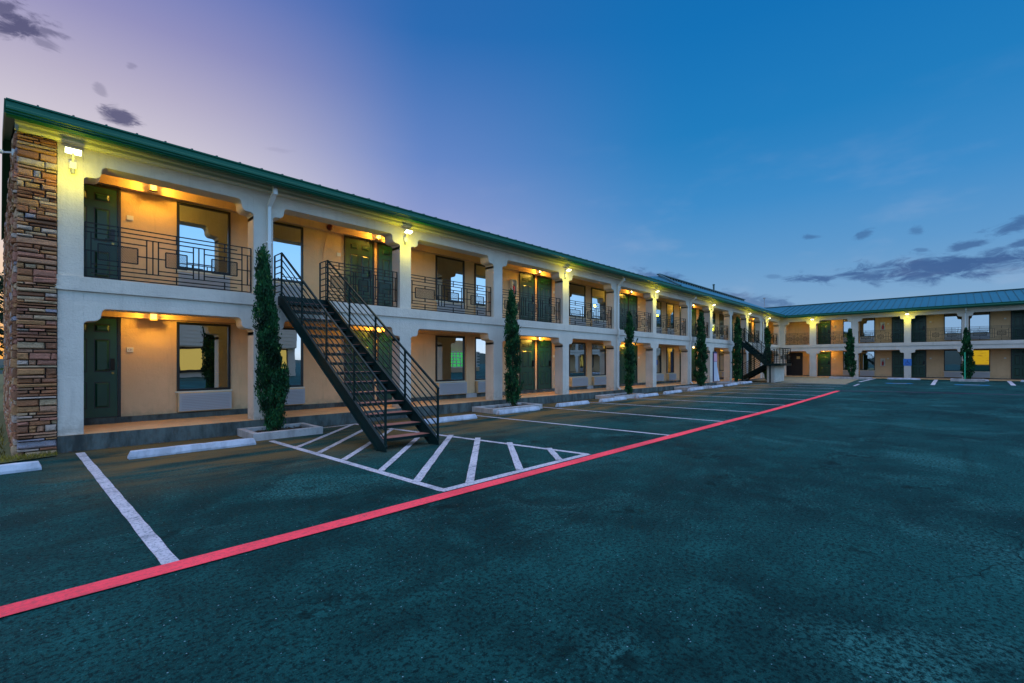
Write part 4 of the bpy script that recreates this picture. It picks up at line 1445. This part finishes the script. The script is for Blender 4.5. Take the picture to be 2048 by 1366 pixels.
def cypress(loc, H_, Rm, n, lean, seed, label, leafs=1.0, prof=None, trunk_show=-.02):
    r_ = random.Random(seed)
    t = thing('cypress_tree', label, 'tree', loc, group='slender cypresses planted along the walkways')
    b = MB().use('bark')
    b.cyl((0, 0, -.02), (lean[0] * .5, lean[1] * .5, H_ * .5), .035, .02, 8).cyl((lean[0] * .5, lean[1] * .5, H_ * .5), (lean[0], lean[1], H_ * .93), .02, .006, 6)
    for k in range(18):
        h = r_.uniform(.1, .85) * H_; a_ = r_.uniform(0, 6.3); f = h / H_
        c = Vector((lean[0] * f, lean[1] * f, h)); rr = Rm * .6
        b.cyl(c, c + Vector((math.cos(a_) * rr * .5, math.sin(a_) * rr * .5, .3)), .008, .003, 5)
    b.build('trunk', t)
    prof = prof or [(0, .32), (.04, .55), (.12, .92), (.25, 1.0), (.4, .92), (.55, .8), (.7, .66), (.85, .5), (.94, .33), (1, .06)]
    def pr(f):
        for (a0, v0), (a1, v1) in zip(prof, prof[1:]):
            if f <= a1: return v0 + (v1 - v0) * (f - a0) / (a1 - a0)
        return .05
    b = MB().use('cypress_leaf')
    z0 = trunk_show
    ph = [r_.uniform(0, 6.3) for _ in range(8)]
    # upswept plumes, each a cluster of sprigs
    plumes = max(40, n // 38)
    for k in range(plumes):
        f = r_.random() ** .92
        a_ = r_.uniform(0, 6.3)
        bump = 1 + .20 * math.sin(3 * a_ + ph[0] + f * 9) + .17 * math.sin(2 * a_ + ph[1] - f * 17) + .12 * math.sin(f * 41 + ph[2])
        rad = Rm * pr(f) * bump * (r_.uniform(.05, 1.0) ** .5)
        stray = r_.random() < .02
        if stray: rad *= 1.35
        h = z0 + f * (H_ - z0)
        c0 = Vector((lean[0] * f + math.cos(a_) * rad, lean[1] * f + math.sin(a_) * rad, h))
        L_ = r_.uniform(.16, .34) * (.7 + .3 * H_ / 3.6)
        out = Vector((math.cos(a_), math.sin(a_), 0))
        dirv = (out * r_.uniform(-.1, .22 if not stray else .7) + Vector((0, 0, 1))).normalized()
        for q in range(38):
            s_ = r_.random()
            w_ = .038 * (1 - s_ * .7)
            p = c0 + dirv * (L_ * s_) + Vector((r_.gauss(0, w_), r_.gauss(0, w_), r_.gauss(0, .02)))
            d = (dirv + Vector((r_.gauss(0, .35), r_.gauss(0, .35), r_.gauss(0, .15)))).normalized()
            l = r_.uniform(.035, .075) * leafs; ww = r_.uniform(.007, .014) * leafs
            sd = d.cross(Vector((r_.gauss(0, 1), r_.gauss(0, 1), r_.gauss(0, 1)))).normalized() * ww
            e = p + d * l
            b.face([p - sd * .5, p + sd * .5, e - d * l * .4 + sd, e, e - d * l * .4 - sd])
    b.build('crown', t, fix=False)
    return t


cypress((3.50, 10.38, .08), 3.60, .25, 30000, (-.24, 0), 3, 'nearest and tallest looking dark green cypress, leaning left beside the near staircase',
        prof=[(0, .35), (.05, .7), (.12, .95), (.22, 1.0), (.35, .88), (.5, .78), (.65, .66), (.8, .5), (.92, .36), (.98, .2), (1, .05)])
cypress((10.85, 10.4, .08), 3.55, .245, 15000, (-.1, 0), 5, 'second cypress from the left with a stray branch, in front of a pillar', 1.25,
        prof=[(0, .3), (.05, .7), (.15, .9), (.3, 1.0), (.42, .9), (.55, .75), (.62, .95), (.75, .7), (.88, .42), (.96, .25), (1, .05)])
cypress((18.30, 10.4, gz(18) + .08), 3.5, .215, 9000, (.05, 0), 8, 'third cypress from the left, thin and dark beside a downspout', 1.5)
cypress((26.5, 10.45, gz(26) + .08), 3.92, .33, 11000, (0, 0), 11, 'fourth cypress from the left, stout with a wide base', 1.8)
cypress((32.6, 10.45, gz(32) + .08), 4.1, .27, 8500, (.1, 0), 13, 'cypress standing just left of the far staircase', 2.0)
cypress((38.6, 10.2, gz(38.6)), 3.75, .27, 7500, (0, 0), 17, 'cypress rising behind the landing of the far staircase', 2.2)
cypress((43.6, 5.66, gz(43.6) + .08), 3.55, .29, 8000, (0, .12), 19, 'cypress in front of the second pillar of the far wing', 2.0)
cypress((43.8, -.72, gz(43.8) + .08), 3.25, .29, 8000, (0, .1), 23, 'rightmost cypress, in front of the far wing downspout', 1.9)
t = thing('sign_post', 'thin bright green post standing before the rightmost cypress', 'post', (43.1, -.55, gz(43.1)))
MB().use('post_green').bar((0, 0, 0), (0, 0, 1.95), .06, .04).build('post', t)
MB().use('grey_plastic').cyl((0, 0, -.01), (0, 0, .02), .07, .07, 10).build('foot', t)

# ------------------------------------------------------------------ grass at the foot of the stone pier
b = MB().use('grass')
for k in range(5200):
    x = rnd.uniform(-3.2, .22); y = rnd.uniform(10.15, 10.97)
    if y < 10.6 + (x + .0) * .22 - .05 + .12 * math.sin(x * 9) * .3: continue
    h = rnd.uniform(.03, .11); a_ = rnd.uniform(0, 6.3); w_ = .006
    lx, ly = rnd.gauss(0, .04), rnd.gauss(0, .04)
    b.face([(x - w_ * math.cos(a_), y - w_ * math.sin(a_), .01), (x + w_ * math.cos(a_), y + w_ * math.sin(a_), .01), (x + lx, y + ly, h)])
for k in range(3000):
    x = rnd.uniform(-4.5, -.35); y = rnd.uniform(10.9, 16)
    if x > gx(y) - .12: continue
    h = rnd.uniform(.05, .2); a_ = rnd.uniform(0, 6.3); w_ = .009
    b.face([(x - w_ * math.cos(a_), y - w_ * math.sin(a_), .01), (x + w_ * math.cos(a_), y + w_ * math.sin(a_), .01), (x + rnd.gauss(0, .05), y + rnd.gauss(0, .05), h)])
tag(b.build('grass', fix=False), 'dry yellowish grass round the foot of the stone pier', 'grass', kind='stuff')


b = MB().use('dead_leaf')
for k in range(900):
    x = rnd.uniform(.2, 16); y = 10.95 - abs(rnd.gauss(0, .07)) - (.25 if rnd.random() < .12 else 0) * rnd.random() * 3
    s_ = rnd.uniform(.008, .022); a_ = rnd.uniform(0, 6.3); z = .012
    b.face([(x + s_ * math.cos(a_ + q), y + s_ * .6 * math.sin(a_ + q), z + rnd.uniform(0, .012)) for q in (0, 1.57, 3.14, 4.71)])
tag(b.build('leaf_litter', fix=False), 'dry brown leaf litter blown along the foot of the walkway kerb', 'leaf litter', kind='stuff')


def tree(loc, H_, Rm, seed, label, n=2600):
    r_ = random.Random(seed)
    t = thing('leafy_tree', label, 'tree', loc, group='trees beyond the near end of the motel')
    b = MB().use('bark').cyl((0, 0, 0), (.1, 0, H_ * .5), .22, .12, 8)
    for k in range(7):
        a_ = k * .9; b.cyl((.1, 0, H_ * .4 + k * .15), (math.cos(a_) * Rm * .6, math.sin(a_) * Rm * .6, H_ * (.65 + .04 * k)), .07, .02, 6)
    b.build('trunk', t)
    b = MB().use('tree_leaf')
    for c in range(26):
        cc = Vector((r_.gauss(0, Rm * .5), r_.gauss(0, Rm * .5), H_ * r_.uniform(.3, .98)))
        for k in range(n // 26):
            p = cc + Vector((r_.gauss(0, .5), r_.gauss(0, .5), r_.gauss(0, .4)))
            s_ = .13
            u_ = Vector((r_.gauss(0, 1), r_.gauss(0, 1), r_.gauss(0, 1))).normalized() * s_; v_ = u_.cross(Vector((r_.gauss(0, 1), r_.gauss(0, 1), r_.gauss(0, 1)))).normalized() * s_ * .6
            b.face([p - u_, p + v_, p + u_, p - v_])
    b.build('crown', t, fix=False)


tree((-2.6, 36, 0), 6.3, 2.0, 4, 'bushy tree nearest the left edge beyond the stone wall')
tree((-4.4, 47, 0), 7.5, 2.4, 6, 'taller tree further back at the left edge, sunset showing through')

# ------------------------------------------------------------------ across the lot: what the ground floor windows mirror
t = thing('storefront_building', 'low siding clad shop with a lit front, mirrored in the ground floor windows', 'building', (12, -30, 0))
b = MB().use('cream_paint').box(-12, 9, -8, 0, 3.2, 7.6)
for k in range(12): b.box(-12, 9, 0, .05, 3.3 + k * .36, 3.3 + k * .36 + .3)
b.box(-12, 9, -8, -.4, 0, 3.2)
b.build('wall', t)
b = MB().use('shop_light').box(-10.5, 8, -.38, -.3, .8, 3.0)
b.build('lit_window', t)
b = MB().use('dark_frame')
for k in range(10): b.box(-10.5 + k * 2.05, -10.4 + k * 2.05, -.3, -.2, .5, 3.1)
b.box(-10.6, 8.1, -.3, -.2, 2.95, 3.15); b.box(-10.6, 8.1, -.3, -.2, .5, .8)
b.build('mullion', t)
t = thing('breeze_block_wall', 'white pierced block wall with a green glow, mirrored in the third bay windows', 'wall', (38, -24, 0))
b = MB().use('white_plastic')
for i in range(22):
    for j in range(5):
        x0, z0 = -7 + i * .6, .9 + j * .42
        b.box(x0, x0 + .6, -.15, 0, z0, z0 + .09); b.box(x0, x0 + .1, -.15, 0, z0 + .09, z0 + .42)
b.box(-7, 6.2, -.15, 0, 3.0, 3.1)
b.build('pierced_panel', t)
MB().use('ac_side').box(-7, 6.2, -.2, .02, -.1, .9).build('plinth', t)
MB().use('green_light').box(1.0, 4.0, -.5, -.4, 1.0, 2.9).build('glowing_panel', t)
MB().use('peach_wall').box(-7, 6.2, -6, -1.2, 0, 4.6).build('backing_wall', t)
